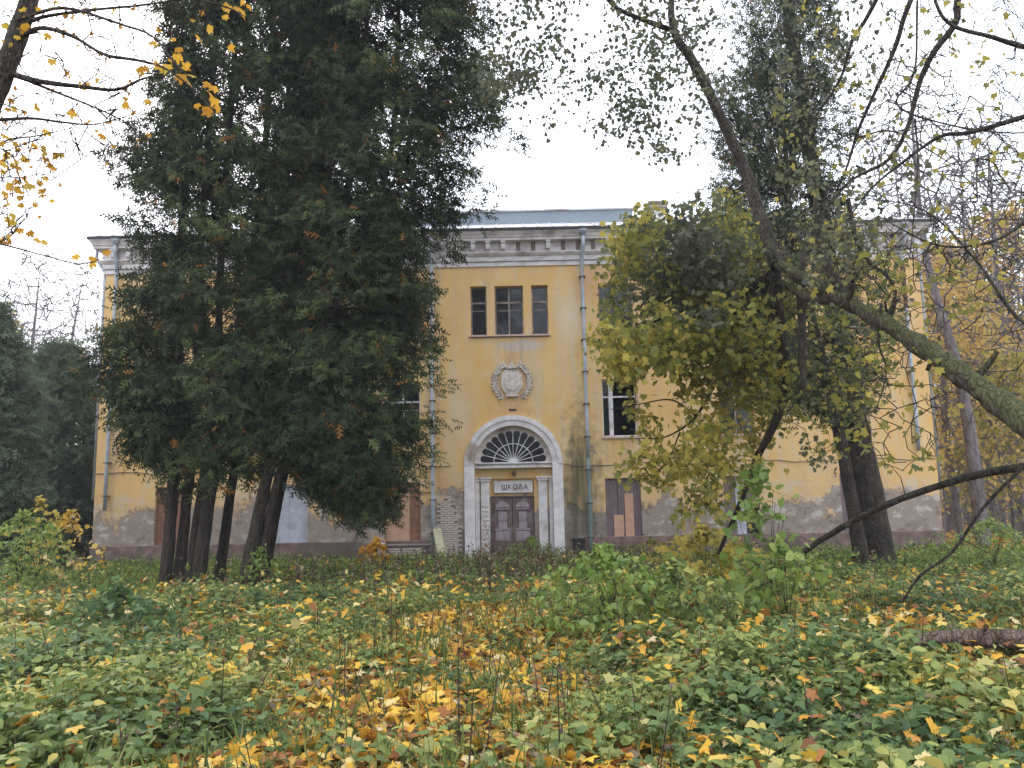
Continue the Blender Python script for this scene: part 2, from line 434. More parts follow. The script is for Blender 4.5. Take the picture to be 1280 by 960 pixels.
def ground_mat():
    m, nt, N, L, b = mat('leaf_strewn_earth')
    tc = N.new('ShaderNodeTexCoord'); o = tc.outputs['Object']
    n1 = noise(N, L, .35, 5, o); n2 = noise(N, L, 9, 6, o, .7)
    v = N.new('ShaderNodeTexVoronoi'); v.inputs['Scale'].default_value = 9; L.new(o, v.inputs['Vector'])
    leaf = ramp(N, [(0, (.10, .055, .025)), (.35, (.28, .13, .045)), (.6, (.40, .21, .06)), (.8, (.18, .10, .045)), (1, (.44, .28, .10))])
    sv = N.new('ShaderNodeSeparateXYZ'); L.new(v.outputs['Color'], sv.inputs[0]); L.new(sv.outputs['X'], leaf.inputs['Fac'])
    col = mixc(N, L, step(N, L, n2, .45, .62), (.045, .034, .024), leaf.outputs['Color'])
    L.new(col, b.inputs['Base Color']); b.inputs['Roughness'].default_value = .95
    bump(N, L, b, v.outputs['Distance'], .05, .8)
    return m
M['ground'] = ground_mat()

M['bark_dark'] = bark('dark_thuja_bark', (.028, .021, .017), (.075, .058, .047), .35, (.05, .06, .03), 11)
M['bark_moss'] = bark('mossy_bark', (.035, .028, .02), (.11, .092, .07), .8, (.078, .085, .028), 8)
M['bark_grey'] = bark('grey_bark', (.055, .045, .04), (.16, .135, .115), .2)
M['bark_far'] = bark('haze_pale_bark', (.12, .105, .105), (.24, .21, .21), 0)  # sky glow on distant trees put into the bark colour
M['bark_log'] = bark('dead_log_bark', (.07, .042, .036), (.19, .125, .11), .15)
M['bark_twig'] = bark('dark_twig_bark', (.028, .022, .02), (.075, .06, .05), .1)
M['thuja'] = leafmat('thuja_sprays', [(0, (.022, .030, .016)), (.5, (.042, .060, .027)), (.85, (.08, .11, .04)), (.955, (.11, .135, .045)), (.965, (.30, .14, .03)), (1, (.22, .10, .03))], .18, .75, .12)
M['thuja_far'] = leafmat('far_thuja_sprays', [(0, (.08, .11, .075)), (.6, (.12, .155, .10)), (1, (.18, .21, .13))], .3, .8, .1)  # paler than the near sprays: distance haze put into the leaf colour
M['maple_green'] = leafmat('maple_leaves', [(0, (.05, .075, .035)), (.3, (.11, .14, .05)), (.58, (.26, .25, .06)), (.82, (.46, .38, .075)), (1, (.66, .52, .11))], .45)
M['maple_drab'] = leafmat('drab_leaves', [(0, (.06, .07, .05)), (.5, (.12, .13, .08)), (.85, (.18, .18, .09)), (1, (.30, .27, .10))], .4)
M['maple_yellow'] = leafmat('yellow_maple_leaves', [(0, (.36, .16, .02)), (.4, (.60, .32, .03)), (.8, (.70, .42, .05)), (1, (.42, .34, .05))], .5)
M['orange_far'] = leafmat('orange_far_leaves', [(0, (.46, .27, .09)), (.5, (.60, .42, .13)), (1, (.60, .52, .22))], .5)
M['yellowgreen_far'] = leafmat('yellow_green_far_leaves', [(0, (.16, .17, .04)), (.5, (.36, .32, .07)), (1, (.50, .40, .10))], .5)
M['herb'] = leafmat('herb_leaves', [(0, (.05, .09, .045)), (.25, (.09, .15, .06)), (.5, (.15, .215, .07)), (.72, (.25, .30, .08)), (.86, (.38, .38, .11)), (1, (.55, .43, .12))], .36, .6, .2)
M['herb_pale'] = leafmat('pale_herb_leaves', [(0, (.08, .13, .05)), (.5, (.18, .24, .08)), (.8, (.30, .32, .11)), (1, (.50, .44, .16))], .42, .6, .2)
M['herb_bright'] = leafmat('bright_leaves', [(0, (.10, .17, .04)), (.5, (.20, .30, .065)), (1, (.40, .46, .11))], .5, .45, .5)
M['grass'] = leafmat('grass_blades', [(0, (.045, .075, .025)), (.6, (.12, .18, .04)), (.9, (.22, .25, .07)), (1, (.38, .32, .16))], .35)
M['dry'] = leafmat('dry_stalk_leaves', [(0, (.07, .048, .038)), (.5, (.17, .12, .085)), (1, (.32, .25, .16))], .25)
M['fallen'] = leafmat('fallen_maple_leaves', [(0, (.13, .055, .025)), (.22, (.33, .13, .04)), (.45, (.58, .30, .035)), (.75, (.70, .45, .06)), (.9, (.62, .50, .22)), (1, (.52, .40, .26))], .25, .6)

# ------------------------------------------------------------------ ground
def make_ground():
    xs = np.concatenate([np.linspace(-400, -40, 12), np.arange(-38, 39, .5), np.linspace(40, 400, 12)])
    ys = np.concatenate([np.linspace(-120, -8, 6), np.arange(-6, 42, .5), np.linspace(44, 100, 20), np.linspace(120, 700, 10)])
    Xg, Yg = np.meshgrid(xs, ys)
    Z = ground_z(Xg, Yg)
    far = np.clip((np.hypot(Xg, Yg)-60)/40, 0, 1); Z = Z*(1-far) + (G(np.clip(Yg, -20, 95))-.05)*far
    V = np.stack([Xg, Yg, Z], -1).reshape(-1, 3); nx, ny = len(xs), len(ys)
    I = (np.arange(ny-1)[:, None]*nx+np.arange(nx-1)[None]).ravel()
    F = np.stack([I, I+1, I+nx+1, I+nx], -1)
    o = link('ground', mesh_from('ground', V, F, M['ground'], smooth=True))
    o['kind'] = 'structure'
    return o
GROUND = make_ground()

# ------------------------------------------------------------------ the school
FY = 27.0
XL, XR, XC = -14.75, 14.65, -.11
def wall_with_holes(x0, x1, z0, z1, holes, arch, depth=.45):
    """front skin at y=FY with real openings, and reveals"""
    mb = MB()
    xs = sorted({x0, x1, *[h[0] for h in holes], *[h[1] for h in holes]})
    zs = sorted({z0, z1, *[h[2] for h in holes], *[h[3] for h in holes]})
    inside = lambda x, z: any(h[0] < x < h[1] and h[2] < z < h[3] for h in holes)
    for i in range(len(xs)-1):
        for j in range(len(zs)-1):
            if inside((xs[i]+xs[i+1])/2, (zs[j]+zs[j+1])/2): continue
            a, b, c, d = xs[i], xs[i+1], zs[j], zs[j+1]
            mb.add([(a,FY,c),(b,FY,c),(b,FY,d),(a,FY,d)], [(0,1,2,3)])
    for (a, b, c, d) in holes:
        if (a, b, c, d) == arch[0]: continue
        e = FY+depth
        mb.add([(a,FY,c),(a,e,c),(a,e,d),(a,FY,d)], [(0,1,2,3)]); mb.add([(b,FY,c),(b,e,c),(b,e,d),(b,FY,d)], [(3,2,1,0)])
        mb.add([(a,FY,d),(a,e,d),(b,e,d),(b,FY,d)], [(0,1,2,3)]); mb.add([(a,FY,c),(a,e,c),(b,e,c),(b,FY,c)], [(3,2,1,0)])
    # spandrels of the door arch
    (a, b, c, d), cx, cz, r = arch
    n = 32; pts = [(cx+r*cos(pi*k/n), cz+r*sin(pi*k/n)) for k in range(n+1)]
    for k in range(n):
        p, q = pts[k], pts[k+1]; zt = d
        mb.add([(p[0],FY,p[1]),(p[0],FY,zt),(q[0],FY,zt),(q[0],FY,q[1])], [(0,1,2,3)])
        mb.add([(p[0],FY,p[1]),(q[0],FY,q[1]),(q[0],FY+.3,q[1]),(p[0],FY+.3,p[1])], [(0,1,2,3)])
    for x, s in ((a, 1), (b, -1)): mb.add([(x,FY,c),(x,FY+.3,c),(x,FY+.3,cz),(x,FY,cz)], [(0,1,2,3) if s > 0 else (3,2,1,0)])
    return mb

SCH = empty('school_building', (XC, FY+6, -.7), 'abandoned three-storey ochre plastered school with white arched doorway and peeling base', 'school building')
WX = [-12.0, -7.9, -3.99, 3.69, 7.8, 11.85]
ZF = [(-.18, 1.87), (3.32, 5.36), (7.08, 8.86)]
HW = .62
holes, WIN = [], []
for i, x in enumerate(WX):
    for f, (a, b) in enumerate(ZF):
        h = (x-HW, x+HW, a, b); holes.append(h); WIN.append((h, i, f))
TRI = [(-1.54, -.96, 7.04, 8.84), (-.67, .36, 7.04, 8.84), (.66, 1.25, 7.04, 8.84)]
holes += TRI
AR = 1.36; ACZ = 2.42
arch_hole = (XC-AR, XC+AR, -.9, ACZ+AR+.02)
holes.append(arch_hole)
wall_with_holes(XL, XR, -.9, 10.3, holes, (arch_hole, XC, ACZ, AR)).build('front_wall', M['wall'], SCH)
mb = MB(); BY = 39.0
mb.add([(XL,FY,-1.2),(XL,BY,-1.6),(XL,BY,10.3),(XL,FY,10.3)], [(3,2,1,0)])
mb.add([(XR,FY,-1.2),(XR,BY,-1.6),(XR,BY,10.3),(XR,FY,10.3)], [(0,1,2,3)])
mb.add([(XL,BY,-1.6),(XR,BY,-1.6),(XR,BY,10.3),(XL,BY,10.3)], [(3,2,1,0)])
mb.build('side_walls', M['wall'], SCH)
# rooms behind the openings
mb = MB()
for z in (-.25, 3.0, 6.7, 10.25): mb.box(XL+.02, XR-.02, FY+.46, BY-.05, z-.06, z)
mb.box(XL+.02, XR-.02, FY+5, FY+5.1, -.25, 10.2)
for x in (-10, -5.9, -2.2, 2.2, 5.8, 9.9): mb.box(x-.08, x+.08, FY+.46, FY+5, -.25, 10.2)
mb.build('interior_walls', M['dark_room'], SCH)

# plinth, corner strips, arch trim -----------------------------------
mb = MB()
for a, b in ((XL-.05, -2.9), (1.78, 1.86), (2.32, XR+.05)): mb.box(a, b, FY-.06, FY+.2, -1.3, -.13)
mb.build('plinth', M['plinth'], SCH, bevel=.012)
MB().box(1.86, 2.32, FY-.02, FY+.02, -1.2, -.16).build('vent_opening', M['dark_room'], SCH)
mb = MB(); y0, y1 = FY-.10, FY+.06
n = 48
for r0, r1, yy in ((1.36, 1.56, FY-.07), (1.56, 1.72, FY-.11)):
    for k in range(n):
        t0, t1 = pi*k/n, pi*(k+1)/n
        P = [(XC+r0*cos(t0), ACZ+r0*sin(t0)), (XC+r1*cos(t0), ACZ+r1*sin(t0)), (XC+r1*cos(t1), ACZ+r1*sin(t1)), (XC+r0*cos(t1), ACZ+r0*sin(t1))]
        vs = [(x, yy, z) for x, z in P]+[(x, FY+.04, z) for x, z in P]
        mb.add(vs, [(0,1,2,3),(1,5,6,2),(0,3,7,4)])
mb.build('arch_moulding', M['white'], SCH)
for s in (-1, 1):
    xa, xb = sorted((XC+s*1.36, XC+s*1.72))
    mb = MB().box(xa, xb, FY-.09, FY+.04, -.85, ACZ-.002)
    mb.build('arch_jamb', M['white'], SCH, bevel=.01)
# recessed wall in the arch
ry = FY+.24
mb = MB()
dx0, dx1, dz1 = -.90, .56, 1.93
mb.box(XC-AR-.001, dx0-.04, ry, ry+.12, -.9, 2.3); mb.box(dx1+.04, XC+AR+.001, ry, ry+.12, -.9, 2.3); mb.box(dx0-.04, dx1+.04, ry, ry+.12, dz1, 2.3)
mb.box(dx0-.04, dx1+.04, ry+.121, ry+.2, 1.29, dz1+.01)
mb.build('recessed_wall', M['wall'], SCH)
mb = MB().box(XC-AR+.002, XC+AR-.002, FY+.0, ry+.1, 2.3, 2.36).box(XC-AR+.002, XC+AR-.002, FY+.05, ry+.1, 2.362, 2.44).box(XC-AR+.002, XC+AR-.002, FY-.03, ry+.1, 2.442, 2.50)
mb.build('transom', M['white'], SCH, bevel=.008)
for (a, b) in ((-1.27, -.97), (.75, 1.05)):
    p = MB().box(a, b, ry-.10, ry, -.9, 1.84).build('pilaster', M['white'], SCH, bevel=.01)
    MB().box(a-.04, b+.04, ry-.14, ry, 1.842, 1.93).box(a-.07, b+.07, ry-.17, ry, 1.932, 1.99).build('capital', M['white'], p, bevel=.006)
for (a, b) in ((XC-AR, XC-AR+.15), (XC+AR-.13, XC+AR)):
    p = MB().box(a+.002, b, ry-.10, ry, -.9, 1.84).build('narrow_pilaster', M['white'], SCH, bevel=.008)
    MB().box(a+.004, b+.03, ry-.14, ry, 1.842, 1.93).box(a+.004, b+.05, ry-.17, ry, 1.932, 1.99).build('capital', M['white'], p, bevel=.005)
# fanlight
fan_o = empty('fanlight', (XC, ry, 2.5), parent=None)
fan_o.parent = SCH; fan_o.matrix_parent_inverse = Matrix.Translation(-Vector(SCH.location))
fz = 2.5; K = 12; n = 10; mb = MB()
def rin(t):
    u = (t/(pi/K)) % 1.0; w = 2*u-1
    return 1.02+.15*math.sqrt(max(0, 1-w*w))
for k in range(K*n):
    t0, t1 = pi*k/(K*n), pi*(k+1)/(K*n)
    e0 = rin(t0+1e-6); e1 = rin(t1-1e-6); R1 = 1.375
    if k % n == 0: e0 = .98
    if k % n == n-1: e1 = .98
    zc = ACZ-fz
    P = [(e0*cos(t0), max(e0*sin(t0), 0)), (R1*cos(t0), R1*sin(t0)), (R1*cos(t1), R1*sin(t1)), (e1*cos(t1), e1*sin(t1))]
    vs = [(XC+x, ry-.03, fz+z*(.955)) for x, z in P]+[(XC+x, ry+.03, fz+z*.955) for x, z in P]
    mb.add(vs, [(0,1,2,3),(3,7,4,0)])
mb.build('scalloped_border', M['cornice'], fan_o)
for k in range(K+1):
    t = pi*k/K; c, s_ = cos(t), sin(t)*.955
    if 0 < k < K: MB().bar((XC+.12*c, fz+.12*s_), (XC+1.0*c, fz+1.0*s_), .028, (ry-.045, ry+.01)).build('spoke', M['white_frame'], fan_o)
mb = MB()
for k in range(24):
    t0, t1 = pi*k/24, pi*(k+1)/24
    mb.bar((XC+.69*cos(t0), fz+.69*.955*sin(t0)), (XC+.69*cos(t1), fz+.69*.955*sin(t1)), .03, (ry-.05, ry+.0))
mb.build('inner_ring', M['white_frame'], fan_o)
MB().prism([(XC+.17*cos(pi*k/8), fz+.17*sin(pi*k/8)) for k in range(9)], ry-.06, ry).build('hub', M['white_frame'], fan_o)
for k in range(K):
    t0, t1 = pi*k/K, pi*(k+1)/K
    P = [(XC, fz)]+[(XC+1.18*cos(t0+(t1-t0)*j/3), fz+1.18*.955*sin(t0+(t1-t0)*j/3)) for j in range(4)]
    MB().add([(x, ry+.03, z) for x, z in P], [tuple(range(5))]).build('pane', M['fan_glass'], fan_o)
# sign with its lettering
sg = MB().box(-.80, .55, ry+.02, ry+.12, 1.44, 1.85).build('sign_board', M['white'], SCH, bevel=.008)
mb = MB().box(-.80, .55, ry+.0, ry+.02, 1.82, 1.85).box(-.80, .55, ry+.0, ry+.02, 1.44, 1.462).box(-.80, -.775, ry+.0, ry+.02, 1.463, 1.819).box(.525, .55, ry+.0, ry+.02, 1.463, 1.819)
mb.build('sign_rim', M['white_frame'], sg)
LET = {'Ш': [((0,1),(0,0)),((.5,1),(.5,0)),((1,1),(1,0)),((0,0),(1,0))], 'К': [((0,1),(0,0)),((0,.5),(.85,1)),((.2,.6),(.9,0))],
       'О': [((.25,0),(0,.3)),((0,.3),(0,.7)),((0,.7),(.25,1)),((.25,1),(.75,1)),((.75,1),(1,.7)),((1,.7),(1,.3)),((1,.3),(.75,0)),((.75,0),(.25,0))],
       'Л': [((0,0),(.45,1)),((.45,1),(.55,1)),((.55,1),(1,0))], 'А': [((0,0),(.45,1)),((.45,1),(.55,1)),((.55,1),(1,0)),((.2,.35),(.8,.35))]}
x = -.52
for ch, w in (('Ш', .15), ('К', .11), ('О', .13), ('Л', .12), ('А', .12)):
    mb = MB()
    for i, (p, q) in enumerate(LET[ch]):
        mb.bar((x+p[0]*w, 1.56+p[1]*.17), (x+q[0]*w, 1.56+q[1]*.17), .027, (ry+.008-.0012*i, ry+.019))
    mb.build('letter', M['letters'], sg); x += w+.065
# lamp above the sign
lp = MB().tube([(XC+.02, ry, 2.16), (XC+.02, ry-.12, 2.14)], .035, 8).build('door_lamp', M['dark_metal'], SCH)
V, F = tube(np.array([(XC+.02, ry-.13, 2.22), (XC+.02, ry-.13, 2.18), (XC+.02, ry-.13, 2.10), (XC+.02, ry-.13, 2.04), (XC+.02, ry-.13, 2.0)]), np.array([.02, .075, .09, .06, .02]), 12)
link('lamp_globe', mesh_from('lamp_globe', V, F, M['rust_metal'], smooth=True), lp)
# the double door
dy = ry+.10
for s, (a, b) in enumerate(((-.87, -.175), (-.155, .53))):
    lf = MB().box(a, b, dy, dy+.06, -.75, 1.27).build('door_leaf', M['brown_wood'], SCH, bevel=.006)
    w = b-a; c = (a+b)/2
    P = [(a+.11, 1.02), (a+.11, .93), (b-.11, .93), (b-.11, 1.02), (c+.13, 1.10), (c, 1.15), (c-.13, 1.10)]
    MB().prism(P, dy-.04, dy).build('arched_panel', M['panel_wood'], lf, bevel=.006)
    MB().box(a+.09, b-.09, dy-.04, dy, .86, .905).build('rail', M['panel_wood'], lf)
    mb = MB()
    for (p, q, r, t) in ((.20, .20, .50, .78), (.20, .20, .20, .46)): mb.box(a+p, b-q, dy-.025, dy, r, t)
    mb.build('small_panel', M['panel_wood'], lf, bevel=.01)
    MB().box(a+.22, b-.22, dy-.045, dy, .465, .495).build('rail', M['panel_wood'], lf)
    MB().box(a+.09, b-.09, dy-.04, dy, .14, .20).build('rail', M['panel_wood'], lf)
    MB().box(a+.10, b-.10, dy-.03, dy, -.22, .12).box(a+.15, b-.15, dy-.045, dy-.031, -.16, .06).build('bottom_panel', M['panel_wood'], lf, bevel=.006)
    mb = MB()
    for k in range(6): mb.box(a+.02+k*w/6, a+k*w/6+w/6-.006, dy-.012, dy-.001, -.72, -.25)
    mb.build('foot_boards', M['brown_wood'], lf)
mb = MB().box(-.92, -.872, dy-.05, dy+.06, -.75, 1.285).box(.532, .58, dy-.05, dy+.06, -.75, 1.285).box(-.919, .579, dy-.048, dy+.06, 1.286, 1.33)
mb.build('door_frame', M['brown_wood'], SCH)
MB().box(-1.2, .9, FY-.55, FY+.35, -.95, -.72).build('doorstep', M['mortar'], SCH, bevel=.02)

# windows ---------------------------------------------------------------
def window(h, kind='wood', mull=(.5,), trans=(.68,), glass=True, fm=None, open_=()):
    a, b, c, d = h; y = FY+.20; fm = fm or M['frame_wood']; t = .055
    w_ = empty('window', ((a+b)/2, y, c)); w_.parent = SCH; w_.matrix_parent_inverse = Matrix.Translation(-Vector(SCH.location))
    mb = MB().box(a, a+t, y, y+.08, c, d).box(b-t, b, y, y+.08, c, d).box(a+t, b-t, y, y+.08, c, c+t).box(a+t, b-t, y, y+.08, d-t, d)
    xs = [a+t]+[a+(b-a)*m_ for m_ in mull]+[b-t]; zs = [c+t]+[c+(d-c)*q for q in trans]+[d-t]
    mt = .03
    for x in xs[1:-1]: mb.box(x-mt, x+mt, y-.004, y+.084, c+t, d-t)
    for z in zs[1:-1]: mb.box(a+t, b-t, y+.004, y+.076, z-mt, z+mt)
    mb.build('frame', fm, w_)
    for i in range(len(xs)-1):
        for j in range(len(zs)-1):
            if (i, j) in open_: continue
            p0, p1, q0, q1 = xs[i]+.01, xs[i+1]-.01, zs[j]+.01, zs[j+1]-.01
            if glass: MB().add([(p0,y+.04,q0),(p1,y+.04,q0),(p1,y+.04,q1),(p0,y+.04,q1)], [(0,1,2,3)]).build('pane', M['glass'], w_)
            if q1-q0 > .8 and kind == 'wood': MB().box(p0+.02, p1-.02, y+.015, y+.035, q1-.30, q1-.27).build('glazing_bar', fm, w_)
    MB().box(a-.05, b+.05, FY-.07, FY+.2, c-.07, c-.002).build('sill', M['sill'], w_, bevel=.008)
    return w_
def boarded(h, spec):
    a, b, c, d = h; y = FY+.12
    w_ = empty('boarded_window', ((a+b)/2, y, c)); w_.parent = SCH; w_.matrix_parent_inverse = Matrix.Translation(-Vector(SCH.location))
    for k, (u0, u1, v0, v1, m_, lay) in enumerate(spec):
        yy = y-.035*lay
        MB().box(a+(b-a)*u0+.003, a+(b-a)*u1-.003, yy, yy+.022, c+(d-c)*v0, c+(d-c)*v1).build('board', M[m_], w_, bevel=.003)
    MB().box(a, b, y+.03, y+.05, c, d).build('backing', M['dark_room'], w_)
    return w_
for h, i, f in WIN:
    if f == 0:
        if i == 3: boarded(h, [(0, .34, 0, 1, 'purple_board', 0), (.34, .36, 0, 1, 'dark_metal', 0), (.36, .56, .06, 1, 'purple_board', 0), (.56, .8, 0, 1, 'purple_board', 0), (.8, 1, 0, 1, 'purple_board', 0), (.22, .5, 0, .38, 'pink_board', 1), (.54, .79, 0, .74, 'pink_board', 1)])
        elif i == 4: boarded(h, [(0, .35, 0, 1, 'purple_board', 0), (.35, .62, 0, 1, 'grey_board', 0), (.64, 1, .45, 1, 'purple_board', 0)])
        elif i == 5: boarded(h, [(0, .33, 0, 1, 'purple_board', 0), (.33, .66, 0, 1, 'purple_board', 0), (.66, 1, 0, 1, 'purple_board', 0)])
        elif i == 0: boarded(h, [(0, .5, 0, 1, 'brown_board', 0), (.5, 1, 0, 1, 'brown_board', 0)])
        elif i == 1: boarded(h, [(0, .45, 0, 1, 'grey_board', 0), (.45, 1, 0, 1, 'grey_board', 0)])
        else: boarded(h, [(0, .4, 0, 1, 'pink_board', 0), (.4, .7, 0, 1, 'pink_board', 0), (.7, 1, 0, 1, 'brown_board', 1)])
    elif f == 1 and i == 3:
        w_ = window(h, 'white', (.24,), (.70,), True, M['white_frame'], open_=((1, 0), (1, 1)))
        MB().box(h[0]+.25, h[0]+.40, FY+.17, FY+.20, h[2]+.05, h[3]-.05).build('sash_stile', M['white_frame'], w_)
    else: window(h, 'white' if i in (4,) else 'wood', (.5,), (.68,), fm=M['white_frame'] if (i+f) % 3 == 0 else None)
window(TRI[0], 'wood', (), (.68,)); window(TRI[1], 'wood', (.5,), (.68,)); window(TRI[2], 'wood', (), (.68,))
MB().box(-1.6, 1.3, FY-.05, FY-.0, 6.955, 6.985).build('shared_sill_flashing', M['dark_metal'], SCH)

# cornice ----------------------------------------------------------------
def sweep(profile, name, m_, parent, smooth=False):
    """profile (out, z) carried round the front and both sides with mitred corners"""
    V = []; n = len(profile)
    for (cx, cy, sx, sy) in ((XL, BY, -1, 0), (XL, FY, -1, -1), (XR, FY, 1, -1), (XR, BY, 1, 0)):
        for o_, z in profile: V.append((cx+sx*o_, cy+sy*o_, z))
    F = [(s*n+k, (s+1)*n+k, (s+1)*n+k+1, s*n+k+1) for s in range(3) for k in range(n-1)]
    mb = MB(); mb.add(V, F); return mb.build(name, m_, parent)
sweep([(.0, 9.56), (.05, 9.56), (.05, 9.70), (.02, 9.72), (.09, 9.74), (.09, 9.90), (.14, 9.94), (.20, 10.02), (.20, 10.06), (.10, 10.065)], 'frieze', M['cornice'], SCH)
sweep([(.10, 10.05), (.10, 10.44)], 'frieze_band', M['cornice'], SCH)
sweep([(.08, 10.44), (.34, 10.44), (.34, 10.54), (.37, 10.545), (.38, 10.60), (.43, 10.67), (.46, 10.71), (.46, 10.75)], 'corona', M['cornice'], SCH)
g_ = sweep([(.40, 10.752), (.50, 10.752), (.51, 10.83), (.48, 10.845), (.3, 10.86)], 'gutter_edge', M['dark_metal'], SCH)
br = MB().box(-.075, .075, -.19, 0, .10, .33).box(-.095, .095, -.22, 0, .332, .405).box(-.06, .06, -.12, 0, .02, .098)
bm_ = bpy.data.meshes.new('bracket'); bm_.from_pydata(br.v, [], br.f); bm_.materials.append(M['cornice'])
sr = MB().box(-.08, .08, -.012, .01, .0, .40)
sm_ = bpy.data.meshes.new('broken_bracket_scar'); sm_.from_pydata(sr.v, [], sr.f); sm_.materials.append(M['scar'])
rng = np.random.default_rng(5); nb = 54
for k in range(nb):
    x = XL+.35+k*(XR-XL-.7)/(nb-1)
    gone = rng.random() < .3 or (1.4 < x < 6 and k % 2 == 0)
    if abs(x-2.5) < .25: gone = True
    o = bpy.data.objects.new('bracket_scar' if gone else 'bracket', sm_ if gone else bm_); COL.objects.link(o); o.parent = SCH
    o.location = Vector((x, FY-.102, 10.03))-SCH.location
    if not gone: o.rotation_euler = (0, rng.normal()*.015, 0)
# roof
ex = .51; rz = 10.85; s_ = .40
ry_mid = (FY+BY)/2; zr = rz+(ry_mid-(FY-ex))*s_; run = ry_mid-(FY-ex)
mb = MB().add([(XL-ex,FY-ex,rz),(XR+ex,FY-ex,rz),(XR+ex,BY+ex,rz),(XL-ex,BY+ex,rz),(XL-ex+run,ry_mid,zr),(XR+ex-run,ry_mid,zr)],
         [(0,1,5,4),(1,2,5),(2,3,4,5),(3,0,4)])
mb.build('roof', M['roof'], SCH)
mb = MB()
for k in range(60):
    x = XL-ex+.4+k*.51
    if x > XR: break
    yt = min(run, x-(XL-ex), (XR+ex)-x)
    mb.bar((x, 0), (x, .03), .03, (0, .01)) if False else mb.add([(x-.02,FY-ex,rz+.004),(x+.02,FY-ex,rz+.004),(x+.02,FY-ex+yt,rz+yt*s_+.004),(x-.02,FY-ex+yt,rz+yt*s_+.004),(x-.02,FY-ex,rz+.035),(x+.02,FY-ex,rz+.035),(x+.02,FY-ex+yt,rz+yt*s_+.035),(x-.02,FY-ex+yt,rz+yt*s_+.035)],
            [(4,5,6,7),(0,1,5,4),(0,4,7,3),(1,2,6,5)])
o = mb.build('roof_seams', M['roof'], SCH); o['kind'] = 'stuff'
pb = MB().box(-5.1, 4.75, 29.0, 31.2, 11.5, 12.36).build('roof_upstand', M['blue_sheet'], SCH)
MB().box(-5.16, 4.81, 28.94, 31.26, 12.361, 12.42).build('coping', M['cornice'], pb)
ch = MB().box(5.75, 6.45, 30.6, 31.4, 11.8, 13.15).build('chimney', M['cornice'], SCH, bevel=.01)
MB().box(5.68, 6.52, 30.53, 31.47, 13.151, 13.27).box(5.72, 6.48, 30.57, 31.43, 12.95, 13.02).build('chimney_cap', M['mortar'], ch)

# down-pipes ----------------------------------------------------------------
def downpipe(x, ztop=9.6, zbot=-.5, hopper=True, split=None):
    y = FY-.14; r = .065
    pts = [(x+.05, FY-.42, 10.70), (x+.05, FY-.42, 10.2), (x, y-.05, 9.85), (x, y, 9.6)] if hopper else [(x, y, ztop)]
    z0 = pts[-1][2]
    segs = [(z0, split, 'metal'), (split, zbot, 'green_metal')] if split else [(z0, zbot, 'metal')]
    p = None
    for k, (a, b, m_) in enumerate(segs):
        P = (pts if k == 0 else [(x, y, a)])+[(x+.004*sin(z*2), y, z) for z in np.linspace(a, b, 8)[1:]]
        q = MB().tube(P, r if k == 0 else r*1.12, 12).build('downpipe', M[m_], SCH, smooth=False)
        q.data.polygons.foreach_set('use_smooth', np.ones(len(q.data.polygons), dtype=bool))
        p = p or q
    for z in np.arange(zbot+.5, 9.6, 1.15):
        MB().box(x-.11, x+.11, y-.075, FY, z-.015, z+.015).build('pipe_strap', M['dark_metal'], p)
    if hopper: MB().tube([(x+.05, FY-.43, 10.52), (x+.05, FY-.43, 10.66), (x+.05, FY-.43, 10.74)], [.07, .15, .16], 10).build('hopper', M['metal'], p)
    return p
downpipe(2.50, split=2.6, zbot=-.62)
downpipe(-2.92, zbot=-.4)
downpipe(-14.3, zbot=1.1)
downpipe(14.0, zbot=2.6)
MB().tube([(14.0, FY-.16, 7.7), (14.0, FY-.16, 8.6), (14.0, FY-.16, 9.3)], .075, 10).build('rusty_pipe_section', M['rust_metal'], SCH)
for s, x in ((-1, XL), (1, XR)):      # pipes that swing back under the corner of the eaves
    MB().tube([(x+s*.42, FY+.1, 10.7), (x+s*.44, FY+.1, 10.2), (x+s*.12, FY+.12, 9.7), (x+s*.10, FY+.12, 9.3), (x+s*.10, FY+.12, 1.5)], .06, 8).build('corner_pipe', M['metal'], SCH, smooth=True)
# sagging cable
P = []
for x in np.linspace(XL, XR, 60):
    P.append((x, FY-.03, 2.36+.05*sin(x*1.7)+.02*sin(x*5) if abs(x-XC) > 1.75 else 2.36))
PL = [p for p in P if p[0] < XC-1.74]; PR = [p for p in P if p[0] > XC+1.74]
for q in (PL, PR): MB().tube(q, .015, 5).build('cable', M['cable'], SCH)
# string course between ground and first floor is only a thin rib
# emblem ---------------------------------------------------------------------
EX, EZ = -.10, 5.32
em = MB()
P = [(EX+a, EZ+b) for a, b in ((-.22,-.42),(.20,-.42),(.38,-.18),(.36,.28),(.20,.46),(-.22,.46),(-.38,.28),(-.40,-.18))]
em.prism(P, FY-.07, FY)
em = em.build('emblem', M['emblem'], SCH, bevel=.02)
mb = MB()
V = []
n = 24
mb.prism([(EX+.27*cos(2*pi*k/n), EZ+.33*sin(2*pi*k/n)) for k in range(n)], FY-.11, FY-.07)
mb.build('oval_shield', M['emblem'], em, bevel=.02)
MB().box(EX-.2, EX+.2, FY-.13, FY, EZ+.47, EZ+.58).build('scroll_top', M['emblem'], em, bevel=.02)
MB().prism([(EX-.10, EZ+.59), (EX+.10, EZ+.59), (EX+.03, EZ+.68), (EX, EZ+.82), (EX-.03, EZ+.68)], FY-.10, FY).build('finial', M['emblem'], em, bevel=.01)
MB().box(EX-.22, EX+.22, FY-.14, FY, EZ-.53, EZ-.44).build('ribbon', M['emblem'], em, bevel=.02)
r_ = np.random.default_rng(8)
